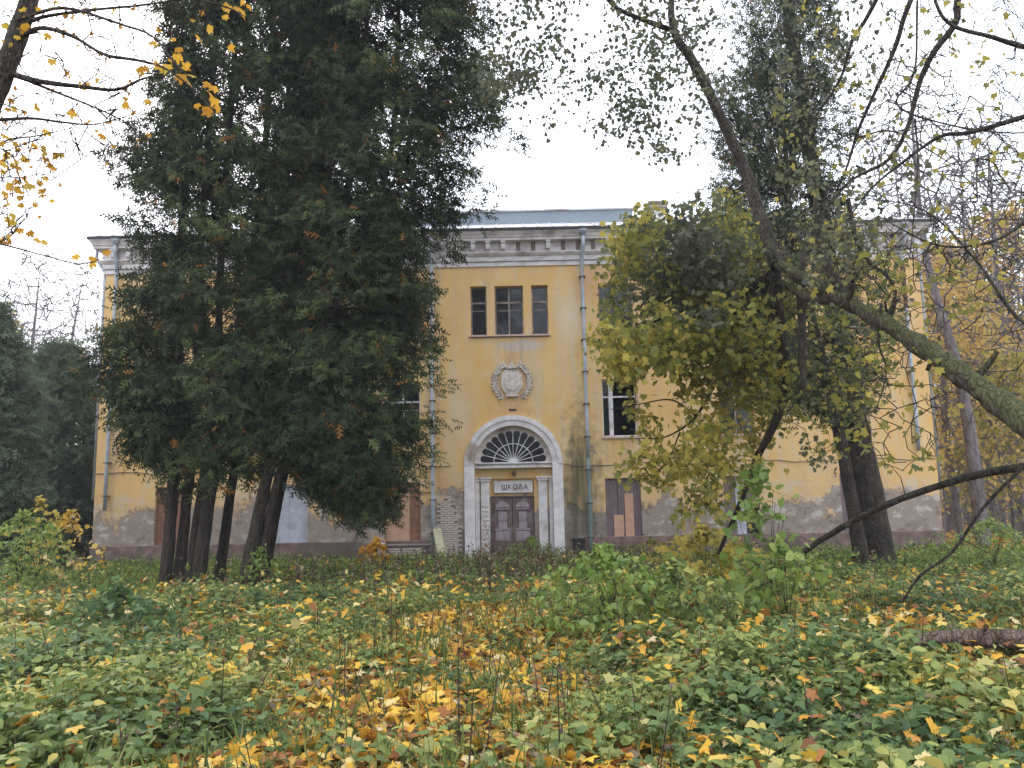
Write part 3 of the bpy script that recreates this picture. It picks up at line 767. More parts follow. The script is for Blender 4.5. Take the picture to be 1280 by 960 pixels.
for s in (-1, 1):
    mb = MB()
    for k in range(13):
        t = radians(-58+k*9.6); cx, cz = EX+s*.62*cos(t), EZ+.02+.66*sin(t)
        for q in (-1, 1):
            a = t+radians(90)+q*radians(42)+r_.normal()*.1; L_ = .20+.03*r_.random(); w = .045
            dx, dz = s*cos(a), sin(a)
            P = [(cx, cz), (cx+dx*L_*.5-dz*w, cz+dz*L_*.5+dx*w), (cx+dx*L_, cz+dz*L_), (cx+dx*L_*.5+dz*w, cz+dz*L_*.5-dx*w)]
            d_ = .09+.05*r_.random()
            mb.add([(p[0], FY-.01, p[1]) for p in P]+[(cx+dx*L_*.5, FY-d_, cz+dz*L_*.5)], [(0,1,4),(1,2,4),(2,3,4),(3,0,4)])
    # a low ground of plaster behind the leaves
    Q = [(EX+s*.56*cos(radians(a)), EZ+.6*sin(radians(a))) for a in range(-60, 75, 12)]+[(EX+s*.70*cos(radians(a)), EZ+.02+.74*sin(radians(a))) for a in range(72, -62, -12)]
    if s < 0: Q = Q[::-1]
    mb.prism(Q[::-1], FY-.022, FY-.001)
    mb.build('wreath', M['emblem'], em)
MB().box(XC-.12, XC+.14, FY-.04, FY, 4.31, 4.37).build('small_bracket', M['dark_metal'], SCH)

# exposed bricks ---------------------------------------------------------------
bmesh_ = []
for v in range(4):
    r_ = np.random.default_rng(40+v); j = lambda: r_.normal()*.004
    b = MB().add([(-.118+j(),0,-.03+j()),(.118+j(),0,-.03+j()),(.118,.05,-.03),(-.118,.05,-.03),(-.118+j(),0,.03+j()),(.118+j(),0,.03+j()),(.118,.05,.03),(-.118,.05,.03)],
                 [(0,1,5,4),(0,3,2,1),(4,5,6,7),(1,2,6,5),(3,0,4,7)])
    me = bpy.data.meshes.new('brick'); me.from_pydata(b.v, [], b.f); me.materials.append(M['brick']); bmesh_.append(me)
def bricks(test, xa, xb, za, zb, y, dy_=.01, vert=False):
    r_ = np.random.default_rng(int(abs(xa*100))); row = 0; z = za
    while z < zb:
        x = xa+(.125 if row % 2 else 0)
        while x < xb:
            if test(x, z):
                o = bpy.data.objects.new('brick', bmesh_[r_.integers(4)]); COL.objects.link(o); o.parent = SCH
                o.location = Vector((x, y-abs(r_.normal())*dy_, z))-SCH.location; o.rotation_euler = (0, r_.normal()*.01, r_.normal()*.03)
            x += .25
        z += .078; row += 1
def patch(x, z):
    nz = .12*sin(x*17+z*3)+.08*sin(z*13)
    if x > -2.0: return z < .18+nz
    w = .38 if z > .35 else .62
    return abs(x+2.42+.05*sin(z*6)) < w*(1-max(0, z-.7)/.9)+nz*.5 and z < 1.4
bricks(patch, -3.05, -1.95, -.62, 1.4, FY-.012)
mb = MB().add([(-2.95,FY-.005,-.7),(-1.86,FY-.005,-.7),(-1.86,FY-.005,.2),(-2.1,FY-.005,.35),(-2.15,FY-.005,1.0),(-2.42,FY-.005,1.38),(-2.7,FY-.005,1.1),(-2.75,FY-.005,.4),(-2.95,FY-.005,.35)], [tuple(range(9))])
mb.build('bare_brick_mortar', M['mortar'], SCH)
bricks(lambda x, z: abs(x+1.12) < .05 and z < 1.1, -1.12, -1.11, -.6, 1.12, ry-.108, .004)

# ruined porch base left of the door and a leaning plank
PO = empty('ruined_porch_wall', (-3.9, FY-.5, -.7), 'low broken brick porch wall with grey slab ends left of the school door', 'porch wall')
MB().box(-5.25, -4.75, 26.2, 26.7, -1.1, -.12).build('concrete_post', M['mortar'], PO, bevel=.03)
MB().box(-4.72, -4.5, 26.25, 26.6, -1.1, -.15).build('brick_pier', M['brick'], PO, bevel=.015)
MB().box(-4.48, -2.9, 26.5, 26.9, -1.1, -.3).build('rubble_core', M['purple_board'], PO, bevel=.03)
for k in range(5):
    for j in range(5):
        o = bpy.data.objects.new('brick', bmesh_[(k+j) % 4]); COL.objects.link(o); o.parent = PO
        o.location = Vector((-4.36+.25*j+(.12 if k % 2 else 0), 26.48-.01*((k*j) % 3), -.68+.078*k))-PO.location
MB().box(-4.5, -2.95, 26.46, 26.95, -.298, -.23).build('capping_slab', M['mortar'], PO, bevel=.015)
pa, pb_ = at(546.5, 661, 26.5), at(555, 700, 26.0)
PLK = MB(); d_ = pb_-pa
w = .15
PLK.add([(pa[0]-w,pa[1],pa[2]),(pa[0]+w*.8,pa[1],pa[2]+.03),(pb_[0]+w,pb_[1],pb_[2]-.2),(pb_[0]-w*.8,pb_[1],pb_[2]-.2),
         (pa[0]-w,pa[1]-.04,pa[2]),(pa[0]+w*.8,pa[1]-.04,pa[2]+.03),(pb_[0]+w,pb_[1]-.04,pb_[2]-.2),(pb_[0]-w*.8,pb_[1]-.04,pb_[2]-.2)],
        [(0,1,2,3),(7,6,5,4),(0,4,5,1),(1,5,6,2),(2,6,7,3),(3,7,4,0)])
tag(PLK.build('leaning_plank', M['plank']), 'pale lichen-stained plank propped upright in weeds left of the school door', 'plank')

# ------------------------------------------------------------------ vegetation tools
class Skel:
    """branch skeleton grown towards target points: every target is joined to the nearest twig"""
    def __init__(s, n=90000):
        s.P = np.zeros((n, 3)); s.par = np.full(n, -1); s.fix = np.zeros(n, bool); s.n = 0; s.limbs = []
    def limb(s, pts, rad, sides=10, k=6, rng=None, attach=True):
        P, R = smooth_path(pts, rad, k)
        s.limbs.append((P, R, sides))
        if not attach: return
        prev = -1
        for p in P:
            s.P[s.n] = p; s.par[s.n] = prev; s.fix[s.n] = True; prev = s.n; s.n += 1
    def grow(s, T, rng, step=.22, jit=.16, sag=.08, frac0=0):
        T = np.asarray(T); ref = s.P[:s.n]
        d = np.sqrt(((T[:, None, :]-ref[None, ::max(1, s.n//200)])**2).sum(-1)).min(1)
        ends = []
        for t in T[np.argsort(d)]:
            q = s.P[:s.n]; dd = ((q-t)**2).sum(1); i = int(np.argmin(dd)); D = math.sqrt(dd[i])
            k = max(1, int(round(D/step))); a = s.P[i].copy(); c = (a+t)/2 + rng.normal(size=3)*jit*D + np.array([0, 0, sag*D])
            prev = i
            for j in range(1, k+1):
                u = j/k; p = (1-u)**2*a+2*u*(1-u)*c+u*u*t
                if j < k: p = p+rng.normal(size=3)*.07*step
                s.P[s.n] = p; s.par[s.n] = prev; prev = s.n; s.n += 1
            ends.append(prev)
        return np.array(ends)
    def radii(s, tip=.004, ex=.45, rmax=.12):
        c = np.ones(s.n)
        for i in range(s.n-1, -1, -1):
            if s.par[i] >= 0: c[s.par[i]] += c[i]*.6
        return np.minimum(tip*c**ex, rmax)
    def wood(s, tip=.004, ex=.42, rmax=.1, sides=4):
        R = s.radii(tip, ex, rmax); i = np.nonzero((s.par[:s.n] >= 0) & ~s.fix[:s.n])[0]; p = s.par[i]
        rp = np.minimum(R[p], R[i]*1.35)
        return frusta(s.P[p], s.P[i], rp, R[i], sides)

def in_poly(poly, n, rng):
    """n random points inside a polygon"""
    poly = np.array(poly, float); lo, hi = poly.min(0), poly.max(0); out = []
    while len(out) < n:
        q = rng.uniform(lo, hi, (n, 2)); ins = np.zeros(n, bool); j = len(poly)-1
        for i in range(len(poly)):
            a, b = poly[i], poly[j]
            c = ((a[1] > q[:, 1]) != (b[1] > q[:, 1])) & (q[:, 0] < (b[0]-a[0])*(q[:, 1]-a[1])/(b[1]-a[1]+1e-9)+a[0])
            ins ^= c; j = i
        out += list(q[ins])
    return np.array(out[:n])
def region(poly, n, y0, y1, rng):
    q = in_poly(poly, n, rng); Y = rng.uniform(y0, y1, n)
    return np.array([at(a, b, y) for (a, b), y in zip(q, Y)])

def leaves(tmpl, C, n, spread, size, rng, down=.6, clump=None, flat=.0):
    """n leaves round each centre"""
    N = len(C)*n; P = np.repeat(C, n, 0)+rng.normal(size=(N, 3))*np.array(spread)
    D = rng.normal(size=(N, 3)); D[:, 2] -= down*2
    Nn = rng.normal(size=(N, 3)); Nn[:, 2] += flat*3
    X, Y, Z = frames(D, Nn)
    S = size*rng.uniform(.6, 1.25, N)
    V, F = inst(tmpl[0], tmpl[1], P, X, Y, Z, S)
    base = rng.random(len(C)) if clump is None else clump
    f = np.clip(np.repeat(base, n)*.6+rng.random(N)*.4, 0, 1)
    return V, F, np.repeat(f, len(tmpl[0]))

def plant_obj(root, name, V, F, m, rnd=None, kind=None, smooth=False, label=None):
    me = mesh_from(name, V-np.array(root.location), F, m, {'rnd': rnd} if rnd is not None else None, smooth)
    o = bpy.data.objects.new(name, me); COL.objects.link(o); o.parent = root
    if kind: o['kind'] = kind
    if label: o['label'] = label
    return o
def limbs_obj(root, name, limbs, m, seed=0, rough=.05):
    r = np.random.default_rng(seed); parts = []
    for P, R, sides in limbs: parts.append(tube(P, R, sides, r, rough))
    V, F = merge(parts)
    return plant_obj(root, name, V, F, m, smooth=True)

# ------------------------------------------------------------------ big thujas on the left
def thuja(root, stems, env, m_leaf, seed, nb, spb, size, m_bark, depth=.8, spread=1., zmin=None, taps=10, wood_tip=.006, droop=.2, low=0., ub=(4.2, 1.5)):
    """stems: [(points, radii)]; env(z) -> (centre x, centre y, half width); foliage on boughs that reach the envelope"""
    rng = np.random.default_rng(seed)
    sm = [smooth_path(p, r, 6) for p, r in stems]
    for i, (P, R) in enumerate(sm):
        R = R.copy(); z = P[:, 2]-P[0, 2]; R *= 1+.3*np.exp(-z/.22)
        limbs_obj(root, 'trunk', [(P, R, taps)], m_bark, seed+i)
    z0, z1 = env[0][0], env[-1][0]; E = np.array(env)
    zs = z0+(z1-z0)*rng.random(nb)
    A, B, C0 = [], [], []
    BP = []
    ph = rng.random(6)*6.28
    for z in zs:
        cx, cy, w = [np.interp(z, E[:, 0], E[:, k]) for k in (1, 2, 3)]
        a = rng.random()*2*pi
        lobe = 1+.13*sin(3*a+z*1.1+ph[0])+.10*sin(5*a-z*2.3+ph[1])+.10*sin(z*3.7+ph[2]+a)
        u = rng.beta(*ub)*lobe
        if u < .8 and z < z0+low*(.6+.8*rng.random()): u = .85+.2*rng.random(); z += .3
        tip = np.array([cx+w*u*cos(a), cy+w*depth*u*sin(a), z])
        # nearest stem
        best = None
        for P, R in sm:
            za = max(z+.35*w*rng.uniform(-.2, .9), z0+low*.9+.5*rng.random())
            k = int(np.argmin(np.abs(P[:, 2]-za))); d = np.linalg.norm((P[k]-tip)[:2])
            if best is None or d < best[0]: best = (d, P[k])
        a0 = best[1]; mid = (a0+tip)/2+np.array([0, 0, .12*w])
        t = np.linspace(0, 1, 9)[:, None]
        Q = (1-t)**2*a0+2*t*(1-t)*mid+t*t*tip; Q[:, 2] += .12*w*np.maximum(0, t[:, 0]-.75)
        BP.append(Q)
    BP = np.array(BP)
    r0 = np.linspace(.02, .004, 9)
    A = BP[:, :-1].reshape(-1, 3); Bq = BP[:, 1:].reshape(-1, 3)
    Vw, Fw = frusta(A, Bq, np.tile(r0[:-1], nb), np.tile(r0[1:], nb), 3)
    plant_obj(root, 'boughs', Vw, Fw, m_bark, kind='stuff')
    # sprays
    N = nb*spb; bi = np.repeat(np.arange(nb), spb); t = .16+.84*rng.beta(2.0, 1.1, N); k = t*8; k0 = np.minimum(k.astype(int), 7); fr = (k-k0)[:, None]
    P = BP[bi, k0]*(1-fr)+BP[bi, k0+1]*fr
    dirb = unit(BP[bi, k0+1]-BP[bi, k0])
    side = unit(np.cross(dirb, [0, 0, 1.])); sgn = rng.choice([-1, 1], N)[:, None]
    off = np.abs(rng.normal(size=(N, 1)))*.26*spread*(1.25-t[:, None])+.03
    P = P+side*sgn*off+dirb*off*.5+np.stack([rng.normal(size=N)*.12, rng.normal(size=N)*.12, rng.normal(size=N)*.15*spread-.04], -1)
    D = dirb*.6+side*sgn*rng.uniform(.1, .8, (N, 1))+rng.normal(size=(N, 3))*.55; D[:, 2] -= droop*rng.uniform(.3, 1.6, N)
    ctr = np.array([np.interp(P[:, 2], E[:, 0], E[:, k]) for k in (1, 2)]).T
    out = np.zeros((N, 3)); out[:, :2] = P[:, :2]-ctr; out = unit(out)
    Nn = rng.normal(size=(N, 3))*.5+out*.9; Nn[:, 2] += .55
    X, Y, Z = frames(D, Nn)
    S = size*rng.uniform(.6, 1.3, N)
    V, F = inst(*SPRAY, P, X, Y, Z, S)
    cl = rng.random(nb); f = np.clip(cl[bi]*.55+rng.random(N)*.35+.35*(t-.55), 0, .958)  # clump contrast and paler bough tips: highlights put into the leaf colour
    old = rng.random(N) < .014; f[old] = rng.uniform(.966, 1, old.sum())
    plant_obj(root, 'foliage', V, F, m_leaf, np.repeat(f, len(SPRAY[0])), kind='stuff')
    return BP

def env_from_px(rows, Y, n=40):
    """silhouette rows (py, left px, right px) at depth Y -> [(z, cx, cy, w)] sorted by height"""
    E = []
    for py, l, r in rows:
        a, b = at(l, py, Y), at(r, py, Y); E.append(((a[2]+b[2])/2, (a[0]+b[0])/2, Y, (b[0]-a[0])/2))
    return sorted(E)
def stem_px(L, r0, r1, y0, y1, foot=True):
    """stem through photo pixels from foot to top, depth going from y0 to y1"""
    n = len(L); P = []
    for i, (a, b) in enumerate(L):
        Y = y0+(y1-y0)*i/(n-1); P.append(at(a, b, Y))
    P = np.array(P)
    if foot: P[0][2] = float(ground_z(P[0][0], P[0][1]))-.1
    return P, np.linspace(r0, r1, n)

# left thuja, six stems
TY = 18.6
rowsA = [(-420, 330, 350), (-300, 270, 420), (-150, 235, 470), (0, 200, 480), (100, 188, 475), (200, 165, 470), (290, 165, 455), (350, 150, 450), (420, 118, 440), (480, 132, 430), (540, 150, 420), (590, 170, 400), (622, 205, 300)]
rootA = empty('thuja_tree', (float(at(238, 722, TY)[0]), TY, float(ground_z(-7.6, TY))), 'huge dark thuja at the left with four stems crowded together at its foot', 'conifer tree')
stA = [stem_px(L, a, b, y0, y1) for L, a, b, y0, y1 in [
    ([(206, 726), (214, 640), (222, 500), (226, 330), (236, 150), (245, -80)], .15, .07, 18.4, 18.0),
    ([(222, 728), (232, 640), (246, 500), (250, 330), (262, 150), (280, -100)], .14, .06, 18.7, 18.6),
    ([(236, 728), (250, 630), (270, 500), (276, 330), (290, 120), (310, -200)], .13, .06, 18.5, 19.0),
    ([(246, 728), (262, 620), (283, 500), (300, 400), (330, 200), (350, -150)], .17, .05, 18.3, 18.6),
    ([(272, 726), (288, 620), (310, 470), (330, 330), (360, 120), (370, -100)], .13, .05, 19.3, 19.4)]]
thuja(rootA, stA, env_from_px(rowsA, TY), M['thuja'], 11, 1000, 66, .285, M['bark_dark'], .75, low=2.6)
rowsB = [(-420, 400, 500), (-300, 330, 600), (-150, 310, 625), (0, 310, 635), (50, 310, 648), (120, 315, 672), (180, 320, 670), (225, 325, 645), (290, 330, 566), (340, 325, 572), (400, 320, 566), (470, 320, 562), (520, 330, 555), (570, 345, 545), (605, 375, 530), (640, 430, 500), (665, 455, 484)]
rootB = empty('thuja_tree', (float(at(318, 728, 17.6)[0]), 17.6, float(ground_z(-5.9, 17.6))), 'tall dark thuja on stems leaning right, low boughs hanging just left of the doorway', 'conifer tree')
stB = [stem_px(L, a, b, y0, y1) for L, a, b, y0, y1 in [
    ([(304, 727), (322, 650), (342, 560), (372, 430), (420, 290), (450, 150), (465, -100)], .16, .06, 17.6, 17.8),
    ([(320, 727), (336, 655), (356, 570), (392, 440), (440, 330), (490, 180), (500, -80)], .14, .05, 17.8, 17.4),
    ([(330, 700), (352, 610), (380, 500), (405, 380), (412, 240), (410, 60), (400, -200)], .09, .05, 18.2, 18.4)]]
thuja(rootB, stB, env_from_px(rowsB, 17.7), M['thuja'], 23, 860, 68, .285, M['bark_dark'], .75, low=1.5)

# dark conifer on the right with its leaning double trunk
rowsC = [(-350, 960, 1010), (-200, 930, 1050), (-50, 900, 1075), (40, 885, 1065), (130, 865, 1055), (220, 870, 1065), (300, 870, 1085), (360, 870, 1110), (430, 900, 1110), (475, 930, 1100), (520, 960, 1080)]
rootC = empty('thuja_tree', (float(at(1098, 698, 20.5)[0]), 20.5, float(ground_z(9.8, 20.5))), 'dark thuja with thick double trunk leaning left behind the mossy slanting tree', 'conifer tree')
stC = [stem_px(L, a, b, y0, y1) for L, a, b, y0, y1 in [
    ([(1103, 700), (1088, 620), (1072, 540), (1052, 430), (1035, 330), (1015, 210), (1000, 110), (985, 0), (972, -150)], .36, .13, 20.5, 20.5),
    ([(1078, 695), (1062, 610), (1040, 500), (1015, 400), (1000, 330), (985, 250)], .19, .08, 20.1, 19.8)]]
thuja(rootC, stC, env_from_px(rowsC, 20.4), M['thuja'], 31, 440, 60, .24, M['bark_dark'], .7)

# hedge of thujas at the left edge, behind
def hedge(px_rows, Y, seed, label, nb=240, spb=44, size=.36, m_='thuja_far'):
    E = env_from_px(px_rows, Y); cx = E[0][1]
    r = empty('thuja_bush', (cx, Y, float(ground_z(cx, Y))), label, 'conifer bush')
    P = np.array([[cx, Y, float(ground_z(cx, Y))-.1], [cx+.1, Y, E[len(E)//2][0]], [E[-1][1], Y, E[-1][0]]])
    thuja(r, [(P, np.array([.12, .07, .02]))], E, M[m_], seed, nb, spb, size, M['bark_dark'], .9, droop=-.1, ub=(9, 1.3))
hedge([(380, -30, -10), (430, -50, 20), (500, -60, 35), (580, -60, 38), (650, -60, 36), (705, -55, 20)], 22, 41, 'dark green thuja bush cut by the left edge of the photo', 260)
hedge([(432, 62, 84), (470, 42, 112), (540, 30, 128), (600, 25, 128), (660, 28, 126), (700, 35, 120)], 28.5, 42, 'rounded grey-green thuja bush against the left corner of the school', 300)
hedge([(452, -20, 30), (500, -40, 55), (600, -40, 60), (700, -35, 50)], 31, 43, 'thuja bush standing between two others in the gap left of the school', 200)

# ------------------------------------------------------------------ the mossy leaning tree on the right
rngL = np.random.default_rng(77)
foot = np.array([8.6, 6.2, float(ground_z(8.6, 6.2))-.1])
LT = empty('leaning_tree', tuple(foot), 'mossy tree slanting in from the right edge, its yellow-green crown hanging before the wall', 'leaning tree')
S = Skel()
trunk = [foot, at(1420, 640, 7.2), at(1280, 527, 8.3), at(1211, 475, 9.0), at(1159, 438, 9.7), at(1112, 408, 10.3), at(1062, 379, 10.9), at(1010, 351, 11.6), at(972, 330, 12.2)]
tr_r = [.23, .18, .14, .13, .12, .112, .105, .098, .09]
S.limb(trunk, tr_r, 14, 7); 
fork = [at(1052, 372, 11.1), at(1020, 374, 11.5), at(990, 360, 12), at(962, 348, 12.6)]
S.limb(fork, [.085, .08, .075, .06], 9)
stem = [at(972, 332, 12.2), at(955, 285, 12.6), at(932, 215, 13.0), at(900, 145, 13.2), at(868, 80, 13.2), at(842, 38, 13.2), at(838, -30, 13.3), at(825, -120, 13.4)]
S.limb(stem, [.13, .12, .105, .095, .085, .07, .05, .03], 9)
S.limb([at(842, 38, 13.2), at(805, 25, 13.0), at(765, 5, 12.8), at(735, -40, 12.6)], [.055, .045, .035, .02], 7)
hang = [at(968, 338, 12.3), at(975, 420, 12.7), at(985, 470, 13.0), at(968, 530, 13.4), at(945, 575, 13.8), at(925, 630, 14.2), at(898, 692, 14.8)]
S.limb(hang, [.11, .10, .09, .075, .06, .05, .035], 8)
S.limb([at(962, 345, 12.6), at(930, 365, 13.0), at(885, 378, 13.4), at(835, 395, 13.6), at(790, 415, 13.8)], [.08, .06, .045, .03, .012], 7)
S.limb([at(958, 350, 12.6), at(935, 430, 13.2), at(900, 470, 13.4), at(870, 520, 13.6), at(835, 545, 13.6), at(800, 548, 13.4)], [.07, .05, .035, .025, .015, .008], 6)
S.limb([at(870, 520, 13.6), at(840, 500, 13.4), at(800, 505, 13.2), at(762, 512, 13.0)], [.02, .015, .01, .005], 5)
S.limb([at(850, 540, 13.6), at(832, 580, 13.6), at(800, 600, 13.5)], [.016, .012, .006], 5)
S.limb([at(1001, 352, 11.9), at(1002, 400, 12.0), at(1003, 450, 12.0), at(1004, 486, 12.0)], [.075, .07, .06, .035], 8)
# pale side stems rising from the log
S.limb([at(1056, 372, 11.0), at(1035, 335, 11.1), at(1024, 300, 11.2), at(1020, 250, 11.3), at(1024, 200, 11.4)], [.075, .06, .05, .04, .02], 8)
S.limb([at(1003, 350, 11.7), at(1006, 310, 11.8), at(1030, 270, 11.9)], [.05, .04, .02], 7)
for i in range(2):      # knots and swellings
    P_, R_, sd = S.limbs[i]; S.limbs[i] = (P_, R_*(1+.10*np.sin(np.arange(len(P_))*.9)+.09*np.sin(np.arange(len(P_))*2.3+1)), 16)
limbs_obj(LT, 'trunk', S.limbs[:2], M['bark_moss'], 3, .06)
for k, (a_, b_) in enumerate([((1110, 400), (1118, 372)), ((1168, 430), (1160, 462)), ((1225, 468), (1246, 440)), ((1060, 375), (1066, 352))]):
    pa_, pb2 = at(*a_, 10.4-.9*k*.5), at(*b_, 10.2-.9*k*.5); V_, F_ = tube(np.array([pa_, (pa_+pb2)/2+[.02, 0, 0], pb2]), np.array([.045, .035, .03]), 8, rngL, .1); plant_obj(LT, 'broken_stub', V_, F_, M['bark_moss'], smooth=True)
limbs_obj(LT, 'limbs', S.limbs[2:], M['bark_twig'], 4, .05)
rA = [(765, 310), (790, 268), (815, 262), (828, 278), (862, 256), (880, 262), (905, 240), (925, 262), (940, 300), (965, 345), (985, 370), (970, 420), (930, 440), (900, 470), (868, 452), (835, 465), (812, 440), (785, 478), (762, 462), (745, 425), (762, 400), (745, 370), (768, 345)]
def ragged(T, thr, k=1.0, seed=0.):
    q = np.sin(T[:, 0]*2.9*k+seed+1.5*np.sin(T[:, 2]*2.3*k))+np.sin(T[:, 2]*3.3*k+T[:, 1]*1.7+seed*2)+.6*np.sin(T[:, 0]*6.1*k-T[:, 2]*5.2*k)
    return T[q > thr]
TA = region(rA, 1000, 11.6, 15.2, rngL); TA = ragged(TA, -.3)
rB = [(835, 440), (960, 430), (990, 480), (975, 540), (950, 600), (925, 650), (890, 640), (860, 660), (846, 590), (862, 540), (850, 490)]
TB = ragged(region(rB, 520, 12.4, 15, rngL), -.1)
rC = [(975, 290), (1060, 270), (1130, 330), (1125, 440), (1090, 540), (1020, 590), (985, 520), (960, 420)]
TC = region(rC, 330, 12.8, 15.5, rngL)
rD = [(600, -60), (880, -60), (905, 120), (930, 200), (850, 215), (790, 175), (715, 160), (700, 190), (640, 130), (585, 110), (615, 40)]
TD = ragged(region(rD, 720, 11.4, 14.2, rngL), .1, .8, 2.)
rE = [(850, -60), (1080, -60), (1120, 120), (1090, 260), (1000, 330), (930, 300), (870, 200), (890, 80)]
TE = ragged(region(rE, 420, 12.6, 15.5, rngL), .2, .8, 1.)
rF = [(765, 500), (800, 490), (850, 560), (850, 600), (780, 615), (770, 580), (800, 560)]
TF_ = region(rF, 70, 13, 13.8, rngL)
eA = S.grow(TA, rngL); eB = S.grow(TB, rngL, sag=.12); eC = S.grow(TC, rngL); eD = S.grow(TD, rngL, sag=.1); eE = S.grow(TE, rngL); eF = S.grow(TF_, rngL)
Vw, Fw = S.wood(.0045, .36, .04, 3)
plant_obj(LT, 'twigs', Vw, Fw, M['bark_twig'], kind='stuff')
def leafset(ends, n, spread, size, tm, m_, lo, hi, nm='foliage', rng=rngL, down=.6, flat=.3):
    C = S.P[ends]; q = .5+.5*np.sin(C[:, 0]*2.1+1.3*np.sin(C[:, 2]*1.9))*np.sin(C[:, 2]*1.7+C[:, 1]); cl = lo+(hi-lo)*np.clip(.65*q+.5*rng.random(len(C))-.08, 0, 1)
    V, F, f = leaves(tm, C, n, spread, size, rng, down, cl, flat)
    plant_obj(LT, nm, V, F, M[m_], f, kind='stuff')
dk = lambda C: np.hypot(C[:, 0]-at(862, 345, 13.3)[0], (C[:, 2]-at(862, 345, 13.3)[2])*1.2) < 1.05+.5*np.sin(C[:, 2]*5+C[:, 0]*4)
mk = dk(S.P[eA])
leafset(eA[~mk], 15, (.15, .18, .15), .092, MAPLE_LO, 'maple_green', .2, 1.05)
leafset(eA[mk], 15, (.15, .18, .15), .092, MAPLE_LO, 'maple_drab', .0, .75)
leafset(eB, 10, (.15, .16, .14), .095, MAPLE_LO, 'maple_green', .35, 1)
leafset(eC[::2], 6, (.15, .15, .12), .09, MAPLE_LO, 'maple_green', .1, 1)
leafset(eC[1::2], 7, (.15, .15, .12), .08, MAPLE_LO, 'maple_drab', .1, .8)
leafset(eD, 13, (.13, .14, .12), .064, ROUND, 'maple_drab', .1, .9)
leafset(eE, 4, (.13, .14, .12), .07, ROUND, 'maple_drab', .2, 1)
leafset(eF, 5, (.12, .12, .08), .10, MAPLE_LO, 'maple_green', .5, .9)
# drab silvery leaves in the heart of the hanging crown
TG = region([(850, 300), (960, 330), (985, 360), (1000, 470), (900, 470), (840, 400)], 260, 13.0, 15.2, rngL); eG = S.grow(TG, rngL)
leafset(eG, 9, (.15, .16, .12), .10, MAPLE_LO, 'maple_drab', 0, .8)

# limbs of a big deciduous tree whose trunk stands just outside the right edge
rngR = np.random.default_rng(9)
BT = empty('overhanging_tree', (9.5, 9.5, float(ground_z(9.5, 9.5))), 'half-bare tree whose curved dark branches fill the upper right corner', 'deciduous tree')
S = Skel()
S.limb([(9.5, 9.5, -.5), (9.3, 9.6, 3), (8.9, 9.8, 6), (8.2, 10, 9), (7.6, 10, 12)], [.35, .3, .26, .2, .12], 12)
for L, r0, r1, ya, yb in [
    ([(1330, -120), (1215, -20), (1190, 30), (1165, 65), (1150, 110), (1142, 155), (1110, 190), (1060, 225), (1030, 262)], .075, .02, 10, 11),
    ([(1200, -120), (1140, 0), (1125, 50), (1095, 115), (1070, 165), (1055, 215), (1040, 250)], .055, .015, 10, 11.5),
    ([(1180, -160), (1100, 0), (1065, 50), (1050, 100), (1020, 140)], .05, .02, 10.2, 11.5),
    ([(1400, 110), (1280, 148), (1215, 158), (1180, 175), (1130, 200), (1090, 240), (1060, 280)], .055, .012, 9.5, 10.5),
    ([(1420, 80), (1300, 65), (1240, 45), (1190, 18), (1160, -20)], .05, .02, 9, 9.2),
    ([(1370, 250), (1300, 265), (1240, 300), (1180, 310), (1120, 280)], .04, .01, 9.3, 10),
    ([(1142, 155), (1148, 200), (1140, 260), (1135, 320)], .02, .008, 10.4, 10.5),
    ([(1070, 165), (1120, 165), (1165, 190), (1200, 200), (1250, 180)], .02, .006, 10.8, 10.2),
    ([(1056, 250), (1075, 290), (1092, 320), (1110, 345), (1120, 365), (1112, 382), (1104, 378)], .045, .02, 10.9, 10.4),
    ([(1104, 378), (1098, 420), (1104, 470), (1090, 520)], .025, .008, 10.4, 10.4),
    ([(1360, 420), (1280, 400), (1220, 330), (1150, 270), (1075, 240)], .035, .008, 9, 10.5),
    ([(1150, 0), (1140, 90), (1120, 130), (1180, 150), (1260, 165), (1330, 160)], .02, .012, 10.3, 10)]:
    n = len(L); S.limb([at(a+rngR.normal()*4, b+rngR.normal()*4, ya+(yb-ya)*i/(n-1)) for i, (a, b) in enumerate(L)], np.linspace(r0*.78, r1*.8, n), 8, 6)
for L in ([(8.6, 9.9, 7.5), (8.4, 10, 9.2)],): pass
limbs_obj(BT, 'trunk', S.limbs[:1], M['bark_dark'], 5)
limbs_obj(BT, 'limbs', S.limbs[1:], M['bark_twig'], 6, .06)
T1 = region([(960, -60), (1290, -60), (1290, 330), (1180, 360), (1060, 400), (960, 300)], 1400, 9.6, 14, rngR)
T2 = region([(1080, 300), (1290, 290), (1290, 470), (1190, 560), (1120, 600), (1070, 560)], 260, 9.0, 11, rngR)
e1 = S.grow(T1, rngR, .18, .2, .05); e2 = S.grow(T2, rngR, .18, .2, .05)
Vw, Fw = S.wood(.005, .33, .02, 3); plant_obj(BT, 'twigs', Vw, Fw, M['bark_twig'], kind='stuff')
C = S.P[e1]; C = ragged(C[C[:, 0] < at(1150, 200, 10)[0]], .3, .9, 3.)
V, F, f = leaves(ROUND, C, 6, (.12, .12, .1), .062, rngR, .4, rngR.random(len(C))); plant_obj(BT, 'foliage', V, F, M['maple_drab'], f, kind='stuff')
C = np.vstack([S.P[e1][::9], S.P[e2][::3]]); V, F, f = leaves(MAPLE_LO, C, 3, (.13, .13, .1), .085, rngR, .6, .4+.5*rngR.random(len(C))); plant_obj(BT, 'yellowed_foliage', V, F, M['maple_green'], f, kind='stuff')

